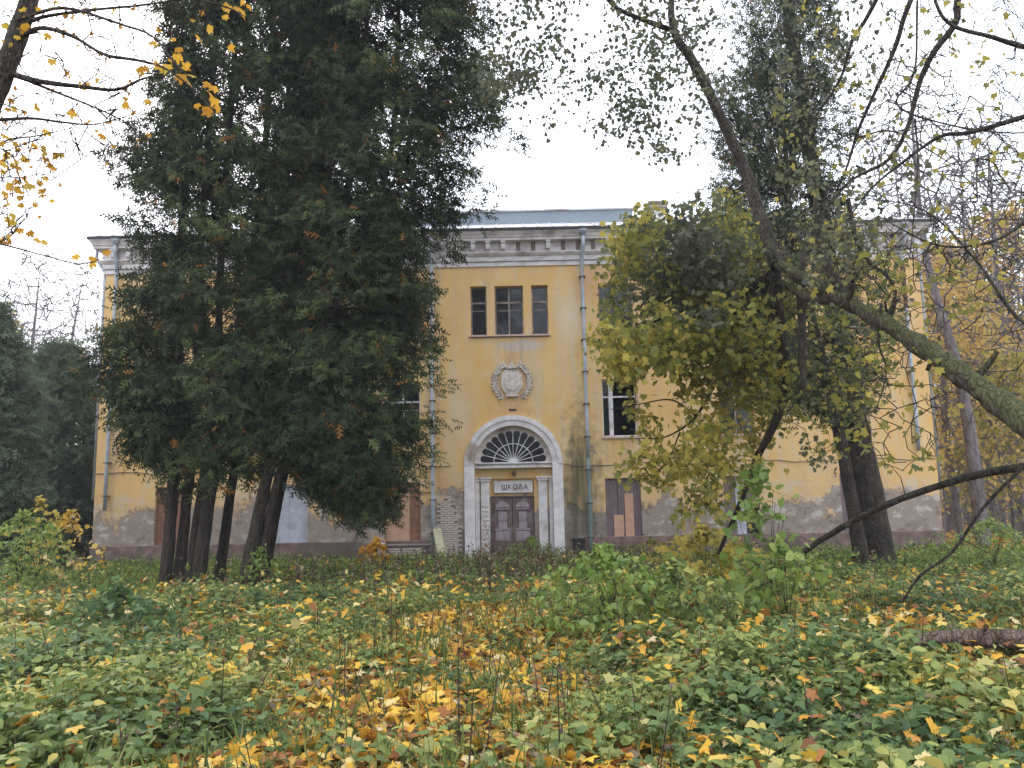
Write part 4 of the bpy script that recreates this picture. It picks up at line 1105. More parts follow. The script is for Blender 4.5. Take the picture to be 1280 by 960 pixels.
# arched bare branches low on the right, rooted beyond the edge
def bare_branch(name, L, r0, r1, ya, yb, label, twigs, seed, ends_ground=None, m_='bark_dark'):
    rng = np.random.default_rng(seed); n = len(L); P = [at(a, b, ya+(yb-ya)*i/(n-1)) for i, (a, b) in enumerate(L)]
    root = empty(name, tuple(P[-1]), label, 'branch')
    global S
    S = Skel(20000); S.limb(P, np.linspace(r0, r1, n), 9, 6)
    limbs_obj(root, 'stem', S.limbs, M[m_], seed, .07)
    if twigs:
        Q = S.P[:S.n]; T = Q[rng.integers(3, len(Q)-2, twigs)]+rng.normal(size=(twigs, 3))*.5; S.grow(T, rng, .2, .2, .05)
        V, F = S.wood(.004, .4, .02, 4); plant_obj(root, 'twigs', V, F, M['bark_twig'], kind='stuff')
    return root, S
bare_branch('fallen_branch', [(978, 712), (1012, 685), (1060, 655), (1110, 630), (1180, 605), (1240, 590), (1300, 583), (1400, 590)], .04, .056, 12.4, 9.0, 'dark mossy branch arching out of the weeds to the right edge, thicker of two', 10, 51)
bare_branch('fallen_branch', [(1128, 752), (1150, 720), (1190, 690), (1225, 640), (1262, 600), (1330, 540)], .014, .02, 9.6, 8.6, 'thin bare branch slanting up from the leaf litter below the arching branch', 5, 52)
# dead log lying on the ground at the right
la, lb = at(1132, 806, 7.7), at(1420, 822, 7.5)
for p in (la, lb): p[2] = float(ground_z(p[0], p[1]))+.30
LG = [la+(lb-la)*t+np.array([0, .05*sin(t*6), .02*sin(t*9)]) for t in np.linspace(0, 1, 7)]
lroot = empty('fallen_log', tuple(la), 'reddish-brown dead log lying among leaves at the right edge', 'log')
P, R = smooth_path(LG, [.045, .07, .085, .09, .085, .09, .09], 6)
limbs_obj(lroot, 'trunk', [(P, R, 12)], M['bark_log'], 8, .08)
V, F, = tube(np.array([LG[2], LG[2]+[.05, -.1, .13]]), np.array([.03, .02]), 7); plant_obj(lroot, 'branch_stub', V, F, M['bark_log'])

# ------------------------------------------------------------------ maple at the upper left, leaves one by one
rngM = np.random.default_rng(19)
mfoot = np.array([-5.6, 5.2, float(ground_z(-5.6, 5.2))])
MT = empty('maple_tree', tuple(mfoot), 'maple at the left edge leaning into the upper left corner with sparse yellow leaves', 'maple tree')
S = Skel()
S.limb([mfoot-[0, 0, .1], at(-180, 330, 5.6), at(-40, 170, 5.8), at(8, 80, 5.9), at(30, 20, 6.0), at(60, -80, 6.1)], [.17, .13, .10, .08, .07, .05], 12)
S.limb([at(-160, 330, 5.7), at(-60, 120, 6.4), at(-12, 0, 6.6), at(10, -80, 6.7)], [.10, .08, .07, .06], 10)
for L, r0, r1, ya, yb in [
    ([(28, 30), (60, 20), (120, 12), (180, 6), (250, -5)], .018, .004, 6.0, 5.6),
    ([(22, 50), (50, 35), (90, 45), (130, 68), (170, 75), (205, 85), (240, 110), (268, 140)], .02, .004, 5.9, 5.2),
    ([(12, 92), (50, 102), (100, 108), (145, 112), (180, 98), (205, 96)], .026, .004, 5.9, 5.6),
    ([(20, 95), (70, 115), (120, 135), (160, 155), (195, 185)], .013, .003, 5.9, 5.7),
    ([(-5, 150), (40, 148), (80, 153), (120, 155), (170, 142)], .014, .003, 5.8, 5.5),
    ([(22, 25), (80, 10), (150, 30), (190, 45), (215, 75), (235, 95)], .014, .004, 5.9, 5.3),
    ([(-10, 190), (10, 175), (45, 170), (90, 160)], .009, .003, 5.8, 5.6),
    ([(60, -40), (130, -20), (220, -6), (280, 8), (305, 20)], .018, .004, 6.0, 5.3),
    ([(-40, 300), (0, 305), (50, 318), (100, 330), (130, 322)], .009, .003, 6.0, 5.8)]:
    n = len(L); S.limb([at(a, b, ya+(yb-ya)*i/(n-1)) for i, (a, b) in enumerate(L)], np.linspace(r0, r1, n), 6, 5)
limbs_obj(MT, 'trunk', S.limbs[:2], M['bark_dark'], 12)
limbs_obj(MT, 'branches', S.limbs[2:], M['bark_twig'], 13, .05)
T = region([(-20, -30), (300, -30), (260, 20), (215, 60), (200, 150), (150, 215), (60, 190), (-20, 200)], 720, 5.3, 6.8, rngM)
em_ = S.grow(T, rngM, .16, .2, .05)
T = region([(-30, 190), (45, 180), (88, 200), (60, 240), (30, 290), (-30, 320)], 260, 5.6, 6.4, rngM); em2 = S.grow(T, rngM, .16, .2, .05)
V, F = S.wood(.003, .36, .012, 3); plant_obj(MT, 'twigs', V, F, M['bark_twig'], kind='stuff')
LM = []
for v in range(6):
    r = np.random.default_rng(60+v); V = MAPLE_HI[0].copy()
    ang = r.uniform(.1, .9); V[:, 2] -= ang*.35*np.abs(V[:, 0])+.15*V[:, 1]**2*r.random(); V[1:] *= 1+.08*r.normal(size=(len(V)-1, 1))
    st = np.array([(-.02, .1, 0), (.02, .1, 0), (.0, -.55, .12)]); k = len(V); V = np.vstack([V, st])
    F = np.vstack([MAPLE_HI[1], [[k, k+1, k+2]]])
    LM.append((V, F))
def leaf_meshes(m_, name='leaf', n=12, seed=2):
    r = np.random.default_rng(seed); out = []
    for i in range(n):
        V, F = LM[i % 6]; out.append(mesh_from(name, V, F, M[m_], {'rnd': np.full(len(V), (i+.5)/n)}))
    return out
YL = leaf_meshes('maple_yellow')
def put_leaf(me, parent, p, D, Nn, s, name='leaf'):
    X, Y, Z = frames(np.array([D], float), np.array([Nn], float)); R = np.column_stack([X[0], Y[0], Z[0]])*s
    o = bpy.data.objects.new(name, me); COL.objects.link(o); o.parent = parent
    q = p-np.array(parent.location); o.matrix_basis = Matrix([[*R[0], q[0]], [*R[1], q[1]], [*R[2], q[2]], [0, 0, 0, 1]])
    return o
spots = [(252, 45), (215, 47), (222, 62), (213, 72), (225, 68), (205, 83), (196, 78), (236, 82), (240, 96), (228, 92), (240, 108), (262, 104), (258, 118), (268, 120), (262, 142), (246, 131), (260, 132), (276, 132), (270, 112), (232, 88), (207, 85), (178, 80), (186, 81), (190, 47), (172, 82), (290, 57), (257, 33), (302, 10), (290, 4), (283, 20), (275, 4), (310, 6), (300, -4), (296, 14),
         (82, 91), (68, 72), (108, 105), (118, 103), (101, 113), (80, 44), (93, 45), (60, 45), (105, 14), (90, 18), (120, 12), (65, 6), (140, 8), (165, 4), (20, 128), (36, 137), (60, 142), (8, 150), (48, 137), (110, 152), (117, 153), (93, 140), (38, 172), (57, 163), (10, 52), (22, 48), (35, 37), (28, 30), (5, 30), (15, 58), (30, 10), (22, 2), (48, 3), (5, 205), (12, 212), (3, 190), (18, 205), (10, 240), (2, 255), (20, 180), (130, 170), (155, 128), (182, 122), (5, 168), (117, 325), (108, 330), (95, 315), (70, 308), (60, 302), (130, 316), (52, 300), (450, 0), (455, 97)]
for i, (a, b) in enumerate(spots[:-2]):
    Y = 5.6+.5*rngM.random(); big = 1.0 if 190 < a < 320 else .8
    D = rngM.normal(size=3)*.6; D[2] -= .8; Nn = rngM.normal(size=3)*.6; Nn[1] -= 1.
    put_leaf(YL[rngM.integers(2, 12)], MT, at(a+rngM.normal()*3, b+rngM.normal()*3, Y), D, Nn, .062*big*rngM.uniform(.75, 1.25))
for p in S.P[em2][::2]:
    for _ in range(1):
        D = rngM.normal(size=3)*.6; D[2] -= .8; put_leaf(YL[rngM.integers(0, 12)], MT, p+rngM.normal(size=3)*.06, D, rngM.normal(size=3)-[0, 1, 0], .05*rngM.uniform(.6, 1.1))
for p in S.P[em_][::9]:
    D = rngM.normal(size=3)*.6; D[2] -= .8; put_leaf(YL[rngM.integers(0, 5)], MT, p, D, rngM.normal(size=3)-[0, 1, 0], .04*rngM.uniform(.6, 1.1))

# ------------------------------------------------------------------ background trees
def bg_tree_mesh(seed, H, W, targets, leafn, lm, leafsize, lowest=.25):
    rng = np.random.default_rng(seed); s = Skel(40000)
    P = [(0, 0, -.3), (.15*rng.normal(), .1, H*.3), (.3*rng.normal(), .1, H*.6), (.4*rng.normal(), 0, H*.96)]
    s.limb(P, [H*.014, H*.011, H*.007, .01], 7, 5)
    z = H*(lowest+(1-lowest)*rng.beta(1.6, 1.1, targets)); u = np.sqrt(rng.random(targets)); a = rng.random(targets)*2*pi
    zz = (z/H-lowest)/(1-lowest); w = W*np.sin(np.clip(.12+.88*(1-zz), 0, 1)*pi*.62)*u
    T = np.stack([w*np.cos(a), w*np.sin(a), z], -1)
    e = s.grow(T, rng, H*.04, .16, -.08)
    V1, F1 = tube(*s.limbs[0][:2], 7); tm = mesh_from('trunk', V1, F1, M['bark_far'], smooth=True)
    V2, F2 = s.wood(.017, .33, .08, 3); wm = mesh_from('branches', V2, F2, M['bark_far'])
    fm = None
    if leafn:
        C = s.P[e]; C = C[rng.random(len(C)) < .75]
        V, F, f = leaves(ROUND if leafsize < .2 else MAPLE_LO, C, leafn, (.3, .3, .25), leafsize, rng, .4); fm = mesh_from('foliage', V, F, M[lm], {'rnd': f})
    return tm, wm, fm
BGM = {'bare': [bg_tree_mesh(101, 17, 4.5, 850, 0, None, 0), bg_tree_mesh(102, 15, 4.2, 800, 0, None, 0, .15), bg_tree_mesh(107, 16, 3.9, 800, 0, None, 0, .3)],
       'orange': [bg_tree_mesh(103, 13, 3.6, 380, 8, 'orange_far', .15, .12), bg_tree_mesh(104, 11, 3.4, 330, 9, 'orange_far', .15, .1)],
       'green': [bg_tree_mesh(105, 8, 2.6, 260, 8, 'yellowgreen_far', .15, .08), bg_tree_mesh(106, 13, 3.2, 260, 4, 'yellowgreen_far', .14, .2)]}
BL = {'bare': ('tall bare pale tree in the wood beyond the school', 'bare background trees'),
      'orange': ('background tree with thin orange-yellow leaves in the wood beyond the school', 'orange background trees'),
      'green': ('background tree with thin yellow-green leaves in the wood beyond the school', 'yellow-green background trees')}
rngB = np.random.default_rng(12)
def bg_tree(kind, v, x, y, s=1., label=None, grp=True):
    tm, wm, fm = BGM[kind][v]; r = empty('background_tree', (x, y, float(ground_z(x, min(y, 90)))-.1), label or BL[kind][0], 'tree', BL[kind][1] if grp else None)
    r.rotation_euler = (rngB.normal()*.03, rngB.normal()*.03, rngB.random()*6.28); r.scale = (s, s, s*rngB.uniform(.92, 1.08))
    for nm, me in (('trunk', tm), ('branches', wm), ('foliage', fm)):
        if me is None: continue
        o = bpy.data.objects.new(nm, me); COL.objects.link(o); o.parent = r
        if nm != 'trunk': o['kind'] = 'stuff'
    return r
def xy(px, Y): return float(at(px, 610, Y)[0]), Y
LIST = [(1195, 34, 'orange', 0, 1.05), (1228, 37, 'orange', 1, 1.2), (1180, 44, 'orange', 0, 1.3), (1262, 33, 'green', 0, 1.0), (1250, 46, 'orange', 1, 1.4), (1290, 40, 'orange', 0, 1.25), (1218, 52, 'orange', 0, 1.4),
        (1222, 31, 'bare', 2, 1.3), (1165, 47, 'bare', 1, 1.55), (1240, 42, 'bare', 0, 1.25), (1275, 36, 'bare', 1, 1.3), (1205, 56, 'bare', 2, 1.5), (1300, 50, 'bare', 0, 1.4), (1186, 62, 'bare', 1, 1.5), (1262, 64, 'bare', 2, 1.7), (1232, 72, 'bare', 0, 1.5), (1290, 75, 'bare', 1, 1.6),
        (1210, 40, 'green', 0, .7), (1245, 55, 'green', 0, 1.), (1285, 58, 'orange', 0, 1.1),
        (20, 44, 'bare', 1, 1.15), (-40, 50, 'orange', 0, 1.2), (95, 56, 'bare', 0, 1.15), (112, 70, 'bare', 2, 1.3), (70, 66, 'orange', 1, 1.3), (-20, 60, 'bare', 2, 1.3)]
ORD = ['leftmost', 'second from left', 'third from left', 'fourth from left', 'fifth from left', 'sixth from left', 'seventh from left', 'eighth from left', 'ninth from left', 'tenth from left', 'rightmost']
WORD = {'bare': 'bare tree', 'orange': 'orange-leaved tree', 'green': 'yellow-green tree'}
for px, Y, k, v, s_ in LIST:
    side = px > 640; same = sorted(q[0] for q in LIST if q[2] == k and (q[0] > 640) == side); i = same.index(px)
    lab = f"{WORD[k]} in the wood {'right' if side else 'left'} of the school, " + ('the only one there' if len(same) == 1 else f"{ORD[i]} of its kind")
    x, y = xy(px, Y); bg_tree(k, v, x, y, s_, lab)
x, y = xy(60, 36); bg_tree('bare', 1, x, y, .78, 'small pale bare tree rising above the thuja bush left of the school', False)
x, y = xy(800, 55); bg_tree('bare', 0, x, y, 1.18, 'bare tree whose twigs show above the roof beside the chimney', False)
x, y = xy(860, 58); bg_tree('bare', 2, x, y, 1.35, 'bare tree behind the roof to the right of the chimney', False)
# brown undergrowth and far wood closing the view between the trunks
def thicket(x0, x1, y0, y1, n, seed, h=4, nm='distant_thicket', leafy='orange_far'):
    rng = np.random.default_rng(seed); x = rng.uniform(x0, x1, n); y = rng.uniform(y0, y1, n); z = ground_z(x, np.clip(y, 0, 90)); hh = h*rng.uniform(.3, 1.3, n)
    A = np.stack([x, y, z-.1], -1); B = A+np.stack([rng.normal(size=n)*.14*hh, rng.normal(size=n)*.14*hh, hh], -1); r = .008+.0035*hh
    V, F = frusta(A, B, r, r*.4, 3); parts = [(V, F)]
    for _ in range(5):
        t = rng.uniform(.2, .95, n)[:, None]; P = A+(B-A)*t; Q = P+np.stack([rng.normal(size=n), rng.normal(size=n), np.abs(rng.normal(size=n))*.9], -1)*.18*hh[:, None]
        parts.append(frusta(P, Q, r*.5, r*.2, 3))
    V, F = merge(parts); o = link(nm, mesh_from(nm, V, F, M['bark_far'])); o['kind'] = 'stuff'; tag(o, 'mass of thin grey stems filling the far wood', 'undergrowth')
    C = (A+(B-A)*rng.uniform(.2, 1, n)[:, None])[rng.random(n) < .6]
    V, F, f = leaves(OVAL, C, 5, (.5, .5, .5), .17, rng, .3); o2 = link('distant_leaves', mesh_from('distant_leaves', V, F, M[leafy], {'rnd': f})); o2['kind'] = 'stuff'; tag(o2, 'scattered autumn leaves on the far undergrowth', 'leaves')
thicket(15.5, 75, 42, 95, 2600, 5, 5.5)
thicket(-75, -15.5, 44, 95, 1100, 6, 5.5, leafy='yellowgreen_far')

# ------------------------------------------------------------------ ground plants
def px_of(x, y, z):
    """photo pixel of world points (numpy) - used only to lay out patches"""
    P = np.stack([x, y, z-EYE], -1)@RN
    return 640-F_PX*P[..., 0]/P[..., 2], 480+F_PX*P[..., 1]/P[..., 2]
rngG = np.random.default_rng(2024)
def scatter(n, y0, y1, half=.78, xmin=-16, xmax=17):
    y = np.sqrt(rngG.uniform(y0*y0, y1*y1, n)); x = rngG.uniform(-1, 1, n)*(half*y+.6)
    return x, y
def bumpf(x, y, x0, y0, rx, ry): return np.exp(-((x-x0)/rx)**2-((y-y0)/ry)**2)
nz = lambda x, y, s: .5+.25*(np.sin(x*s+1.7*np.sin(y*s*.7+1))+np.sin(y*s*1.3+1.3*np.sin(x*s*.9+2)))
def litter(x, y):
    """how leaf-strewn (0..1) and plant-free the spot is: the trodden strip in the middle and clearings right and left"""
    c = -.75+.05*(y-6)
    v = 1.0*np.exp(-np.abs((x-c)/1.75)**3)*np.clip((15-y)/3.5, 0, 1)
    v = np.maximum(v, .9*bumpf(x, y, 4.2, 5.3, 1.3, .9)); v = np.maximum(v, .8*bumpf(x, y, 6.6, 9.3, 2.2, 1.3)); v = np.maximum(v, .55*bumpf(x, y, -6.4, 10.3, 1.7, 1.5))
    v = np.maximum(v, .7*np.clip((x-13.5)/2, 0, 1)*np.clip((y-24)/4, 0, 1))
    return np.clip(v*(.65+.6*nz(x, y, 2.3)), 0, 1)
def herbs(name, n, y0, y1, per, size, tm, m_, hmin, hmax, label, thin=1., stems=True):
    x, y = scatter(n, y0, y1); keep = rngG.random(n) > litter(x, y)*thin; keep &= nz(x, y, 1.1)+.5*rngG.random(n) > .42
    keep &= ~((x > 3.6) & (x < 7) & (y > 6.5) & (y < 7.9) & (rngG.random(n) < .85))
    x, y = x[keep], y[keep]; n = len(x); z = ground_z(x, y); h = rngG.uniform(hmin, hmax, n)*(.7+.6*nz(x, y, .9))*(1-.6*litter(x, y))
    lean = rngG.normal(size=(n, 2))*.12*h[:, None]
    base = np.stack([x, y, z], -1); top = base+np.stack([lean[:, 0], lean[:, 1], h], -1)
    N = n*per; pi_ = np.repeat(np.arange(n), per); t = rngG.uniform(.45, 1.02, N)[:, None]; P = base[pi_]+(top-base)[pi_]*t
    a = rngG.random(N)*2*pi; el = rngG.normal(size=N)*.35-.15
    D = np.stack([np.cos(a), np.sin(a), el], -1); P = P+D*rngG.uniform(.0, .10, N)[:, None]*np.array([1, 1, .3])
    Nn = rngG.normal(size=(N, 3))*.35; Nn[:, 2] += 1
    X, Y, Z = frames(D, Nn); S_ = size*rngG.uniform(.55, 1.3, N)
    V, F = inst(*tm, P, X, Y, Z, S_)
    f = np.clip(.55*nz(x, y, 1.7)[pi_]+.5*rngG.random(N)-.03, 0, 1); f[rngG.random(N) < .04] = .97
    o = link(name, mesh_from(name, V, F, M[m_], {'rnd': np.repeat(f, len(tm[0]))})); o['kind'] = 'stuff'; tag(o, label, 'ground plants')
    if stems:
        V, F = frusta(base, top, np.full(n, .0035), np.full(n, .002), 3); o = link(name+'_stems', mesh_from(name+'_stems', V, F, M['grass'], {'rnd': np.repeat(rngG.random(n), 6)})); o['kind'] = 'stuff'; tag(o, 'thin stems of the '+label.split(' ', 1)[1] if False else 'thin upright stems under the low leafy plants', 'plant stems')
herbs('low_herbs', 3300, 2.6, 7.5, 9, .09, OVAL_HI, 'herb', .10, .42, 'broad-leaved green ground plants in the foreground')
herbs('lobed_herbs', 1500, 2.6, 9, 6, .085, MAPLE_LO, 'herb_pale', .12, .40, 'paler lobed leaves of young plants in the foreground', .55)
herbs('small_herbs', 3200, 2.6, 9, 10, .06, OVAL, 'herb_pale', .06, .34, 'small pale green leaflets between the broad leaves', .6)
herbs('wilted_herbs', 700, 2.6, 10, 6, .075, OVAL_HI, 'dry', .08, .30, 'wilted brown leaves among the green plants', .3)
herbs('middle_pale_herbs', 3500, 8.5, 15, 8, .08, OVAL, 'herb_pale', .08, .36, 'paler small-leaved plants in the middle distance', stems=False)
herbs('middle_herbs', 8500, 7.3, 14, 7, .105, OVAL, 'herb', .10, .42, 'leafy green ground plants in the middle distance', stems=False)
herbs('far_herbs', 8200, 13.5, 26.8, 6, .12, OVAL, 'herb', .08, .30, 'green weeds between the thujas and the school wall', .7, stems=False)

def tufts(name, pts, blades, h, m_, label, cat='grass', w=1., fr=(0, 1)):
    n = len(pts); N = n*blades; i = np.repeat(np.arange(n), blades); P = pts[i]+np.stack([rngG.normal(size=N)*.09, rngG.normal(size=N)*.09, np.zeros(N)], -1)
    D = rngG.normal(size=(N, 3))*.35; D[:, 2] = 1; X, Y, Z = frames(D, rngG.normal(size=(N, 3))); S_ = h*rngG.uniform(.5, 1.3, N)
    V, F = inst(*BLADE, P, X, Y, Z, np.stack([S_*w, S_, S_], -1)); o = link(name, mesh_from(name, V, F, M[m_], {'rnd': np.repeat(np.clip(fr[0]+(fr[1]-fr[0])*rngG.random(N), 0, 1), len(BLADE[0]))})); o['kind'] = 'stuff'; tag(o, label, cat)
def gpts(n, y0, y1, x0=None, x1=None, f=None):
    x, y = scatter(n, y0, y1)
    if x0 is not None: k = (x > x0) & (x < x1); x, y = x[k], y[k]
    if f is not None: k = rngG.random(len(x)) < f(x, y); x, y = x[k], y[k]
    return np.stack([x, y, ground_z(x, y)], -1)
tufts('near_grass', gpts(2200, 3, 13), 7, .26, 'grass', 'thin grass blades between the foreground plants')
tufts('far_grass', gpts(8500, 14, 26.9, f=lambda x, y: .35+.65*(y > 19)), 8, .24, 'grass', 'rough bright green grass before the school', w=1.5)
# dry brown stalks in front of the door
def stalks(name, n, f, y0, y1, h0, h1, m_, label, per=9, ls=.07, fr=(0, 1), tm=OVAL):
    p = gpts(n, y0, y1, f=f); n = len(p); h = rngG.uniform(h0, h1, n); top = p+np.stack([rngG.normal(size=n)*.1, rngG.normal(size=n)*.1, h], -1)
    V1, F1 = frusta(p, top, np.full(n, .007), np.full(n, .003), 3)
    N = n*per; i = np.repeat(np.arange(n), per); P = p[i]+(top-p)[i]*rngG.uniform(.2, 1, N)[:, None]; D = rngG.normal(size=(N, 3)); X, Y, Z = frames(D, rngG.normal(size=(N, 3)))
    V2, F2 = inst(*tm, P, X, Y, Z, ls*rngG.uniform(.6, 1.4, N)); V, Fs = merge([(V1, F1), (V2, F2)])
    r = np.concatenate([np.zeros(len(V1)), np.repeat(fr[0]+(fr[1]-fr[0])*rngG.random(N), len(tm[0]))])
    o = link(name, mesh_from(name, V, Fs, M[m_], {'rnd': r})); o['kind'] = 'stuff'; tag(o, label, 'weeds')
stalks('bare_stems', 260, lambda x, y: np.ones_like(x)*.9, 4, 14, .25, .75, 'dry', 'thin bare weed stems standing among the leaves', 3, .05)
stalks('dry_stalks', 5200, lambda x, y: bumpf(x, y, .8, 20.5, 4.2, 3.6)+.5*bumpf(x, y, -4.2, 16.5, 2.6, 1.4), 13, 26.5, .25, .8, 'dry', 'withered brown stalks in front of the doorway')
stalks('nettles', 4600, lambda x, y: .9*bumpf(x, y, -4, 22.5, 4.2, 2.5)+.8*bumpf(x, y, -11, 20, 3.6, 4)+.7*bumpf(x, y, 10, 22, 4, 4)+.12, 15, 26.6, .2, .62, 'herb_bright', 'bright green nettles below the school wall', 9, .085)
stalks('wall_weeds', 3200, lambda x, y: 1.*(y > 24.2)*(.35+.65*nz(x, y, 1.5)), 23.5, 26.7, .12, .5, 'herb', 'weeds growing along the foot of the wall', 9, .10)

# fallen leaves: the nearest ones single, the rest as one carpet
FLM = leaf_meshes('fallen', 'maple_leaf', 18, 4)
def fallen_xy(n, y0, y1, k=1.):
    x, y = scatter(int(n), y0, y1); l = litter(x, y); keep = rngG.random(len(x)) < k*(.20+1.1*l)*(.5+.7*nz(x, y, 3)); return x[keep], y[keep], l[keep]
x, y, l = fallen_xy(15000, 3.2, 8.5); near = np.argsort(y+rngG.random(len(y))*2.2)
for q, j in enumerate(near[:300]):
    on = rngG.random() < .35 and l[j] < .4
    p = np.array([x[j], y[j], float(ground_z(x[j], y[j]))+(rngG.uniform(.12, .28) if on else rngG.uniform(.02, .09))])
    a = rngG.random()*2*pi; s = .082*rngG.uniform(.45, 1.35)
    o = put_leaf(FLM[rngG.integers(3, 18)], GROUND, p, (cos(a), sin(a), rngG.normal()*.25), (rngG.normal()*.55, rngG.normal()*.55-.15, 1), s, 'maple_leaf')
def carpet(name, x, y, l, size, tm, label, lift=.08):
    n = len(x); P = np.stack([x, y, ground_z(x, y)+rngG.uniform(.015, .02+lift, n)+(l < .35)*(rngG.random(n) < .35)*rngG.uniform(.1, .3, n)], -1); a = rngG.random(n)*2*pi
    D = np.stack([np.cos(a), np.sin(a), rngG.normal(size=n)*.25], -1); Nn = rngG.normal(size=(n, 3))*.55; Nn[:, 2] += 1; X, Y, Z = frames(D, Nn)
    V, F = inst(*tm, P, X, Y, Z, size*rngG.uniform(.6, 1.25, n)); f = np.clip(rngG.beta(1.5, 1.4, n), 0, 1)
    o = link(name, mesh_from(name, V, F, M['fallen'], {'rnd': np.repeat(f, len(tm[0]))})); o['kind'] = 'stuff'; tag(o, label, 'fallen leaves')
r_ = near[300:]; carpet('fallen_leaves', x[r_], y[r_], l[r_], .085, MAPLE_HI, 'yellow and brown fallen maple leaves in the foreground')
x, y, l = fallen_xy(30000, 8.3, 15); carpet('middle_fallen_leaves', x, y, l, .095, MAPLE_LO, 'fallen leaves scattered in the middle distance')
x, y, l = fallen_xy(16000, 14.5, 27, .8); carpet('far_fallen_leaves', x, y, l, .11, MAPLE_LO, 'fallen leaves before the school wall')
n = 18000; yy = rngG.uniform(24, 75, n); xx = rngG.uniform(14.9, 15+.45*yy+6, n)*1.; k = (xx > XR+.3) | (yy > 40); xx, yy = xx[k], yy[k]
carpet('wood_leaf_carpet', xx, yy, np.ones(len(xx)), .24, OVAL, 'orange-brown carpet of leaves under the wood right of the school')
n = 6000; yy = rngG.uniform(19, 60, n); xx = -rngG.uniform(14.9, 40, n); carpet('left_leaf_carpet', xx, yy, np.ones(n), .22, OVAL, 'carpet of leaves in the gap left of the school')

# single small shrubs and saplings --------------------------------------
def sapling(name, px, py, Y, H, W, n, per, m_, tm, size, label, cat, seed, stems=5, fr=(0, 1), down=.3, wood='bark_twig', flat=.6):
    rng = np.random.default_rng(seed); p = at(px, py, Y); p[2] = float(ground_z(p[0], Y)); root = empty(name, tuple(p), label, cat)
    s = Skel(12000)
    for i in range(stems):
        a = rng.random()*6.28; w = W*rng.uniform(.1, .6); h = H*rng.uniform(.6, 1)
        s.limb([p, p+[w*.3*cos(a), w*.3*sin(a), h*.4], p+[w*cos(a), w*sin(a), h]], [.008+.003*H, .006, .003], 5, 4)
    u = rng.random(n)**.5; a = rng.random(n)*6.28; z = H*rng.uniform(.18, 1.02, n); ww = W*np.sin(np.clip(z/H*.9+.15, 0, 1)*pi)**.6*u
    T = np.stack([p[0]+ww*np.cos(a), p[1]+ww*np.sin(a), p[2]+z], -1); e = s.grow(T, rng, .15, .12, .04)
    parts = [tube(P, R, sd) for P, R, sd in s.limbs]+[s.wood(.0025, .4, .01, 3)]
    V, F = merge(parts); plant_obj(root, 'stems', V, F, M[wood], kind='stuff')
    V, F, f = leaves(tm, s.P[e], per, (.06, .06, .05), size, rng, down, None, flat); f = fr[0]+(fr[1]-fr[0])*f
    plant_obj(root, 'leaves', V, F, M[m_], f, kind='stuff'); return root
sapling('sapling', 962, 760, 11.3, 2.2, .65, 85, 3, 'herb_bright', ROUND, .11, 'bright green round-leaved sapling in front of the wall right of the boarded window', 'sapling', 1, 4)
sapling('sapling', 985, 770, 10.6, 1.1, .8, 60, 3, 'herb_bright', ROUND, .10, 'lower bright green sapling at the foot of the tall one', 'sapling', 2, 5)
sapling('shrub', 760, 800, 9.6, 1.05, .95, 190, 4, 'herb_bright', OVAL_HI, .11, 'knee-high bright green shrub right of the leaf-strewn strip', 'shrub', 3, 8)
sapling('shrub', 845, 800, 9.9, .85, 1.0, 160, 4, 'herb', OVAL_HI, .12, 'dull green low shrub between the bright shrub and the saplings', 'shrub', 4, 8, (.3, 1))
sapling('shrub', 140, 800, 9.3, .75, .9, 150, 4, 'herb', OVAL_HI, .12, 'bluish green low shrub at the left in front of the thuja stems', 'shrub', 5, 8, (.05, .6))
sapling('shrub', 25, 720, 17.5, 1.7, 1.1, 220, 5, 'herb_bright', OVAL, .12, 'bright green bush at the left edge before the thuja bushes', 'shrub', 6, 9)
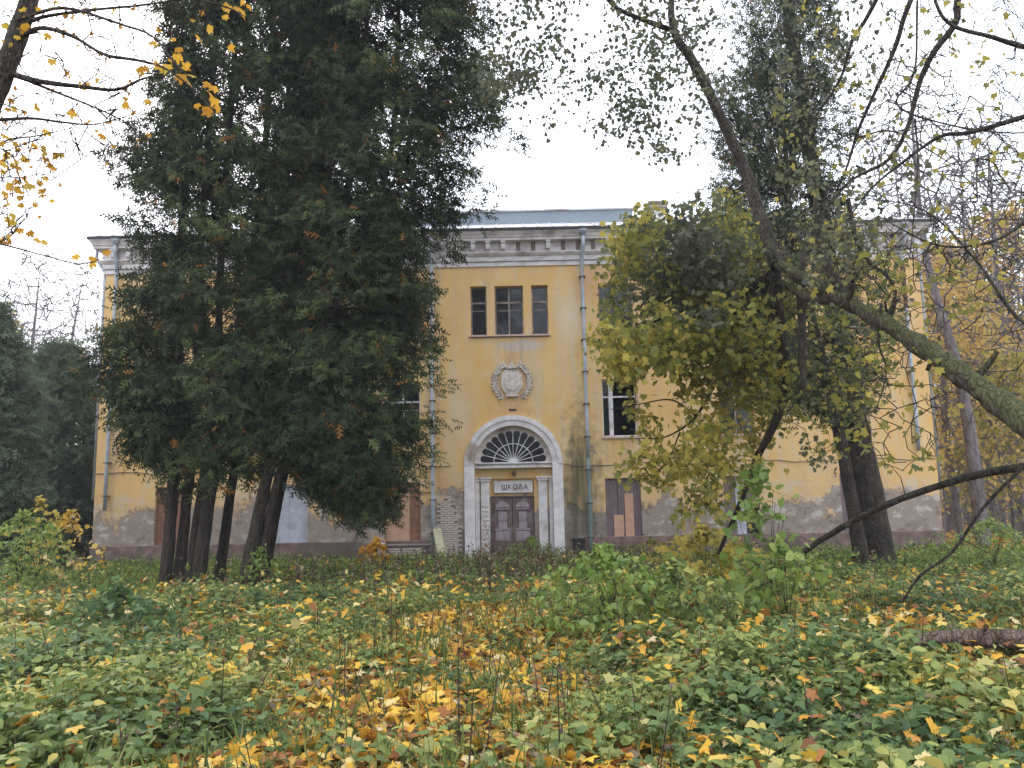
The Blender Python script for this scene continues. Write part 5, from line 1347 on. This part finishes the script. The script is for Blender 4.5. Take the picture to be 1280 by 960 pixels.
sapling('sapling', 48, 700, 19, 2.1, .7, 55, 3, 'maple_green', ROUND, .10, 'thin sapling with yellow leaves before the thuja bushes at the left', 'sapling', 7, 4, (.7, 1))
sapling('sapling', 85, 700, 20, 1.9, 1.0, 70, 3, 'fallen', ROUND, .10, 'sparse sapling with pale brownish leaves left of the school corner', 'sapling', 8, 5, (.6, 1))
sapling('shrub', 325, 745, 17, .9, .35, 40, 4, 'herb_bright', OVAL, .12, 'small bright green shoot between the thuja stems', 'shrub', 9, 3)
sapling('shrub', 1240, 690, 19, 1.2, 1.6, 200, 4, 'herb_bright', OVAL, .12, 'spreading bright green bush right of the school corner', 'shrub', 10, 9)
sapling('shrub', 880, 720, 16, 1.1, 1.3, 120, 5, 'maple_green', MAPLE_LO, .12, 'yellowing maple shoots at the foot of the hanging limb', 'shrub', 12, 7, (.5, 1))
sapling('shrub', 470, 700, 24.8, 1.0, .6, 60, 5, 'maple_yellow', MAPLE_LO, .13, 'yellow-leaved shoot beside the ruined porch wall', 'shrub', 13, 4)
sapling('shrub', 665, 700, 26.2, .9, 1.1, 110, 5, 'herb_bright', OVAL, .11, 'green weeds clustered before the double door', 'shrub', 14, 7)
sapling('shrub', 815, 690, 25.5, .8, 1.2, 90, 5, 'maple_green', OVAL, .11, 'yellow-green shoots under the boarded window', 'shrub', 15, 7)
sapling('dry_weed', 612, 745, 14.5, 1.35, .22, 26, 3, 'dry', OVAL, .07, 'tall dry brown weed stalks standing on their own before the doorway', 'dry weed', 16, 5)

# ------------------------------------------------------------------ thin haze, added to veil the distance and lift shadows
hz = MB().box(-405, 405, -125, 705, -6.0, 46).build('haze', bpy.data.materials.new('thin_haze'))
hm = hz.data.materials[0]; hm.use_nodes = True; hm.node_tree.nodes.clear()
pv = hm.node_tree.nodes.new('ShaderNodeVolumePrincipled'); pv.inputs['Color'].default_value = (.92, .95, 1, 1); pv.inputs['Density'].default_value = .0008; pv.inputs['Anisotropy'].default_value = .2
ho = hm.node_tree.nodes.new('ShaderNodeOutputMaterial'); hm.node_tree.links.new(pv.outputs[0], ho.inputs['Volume'])
hz['kind'] = 'stuff'
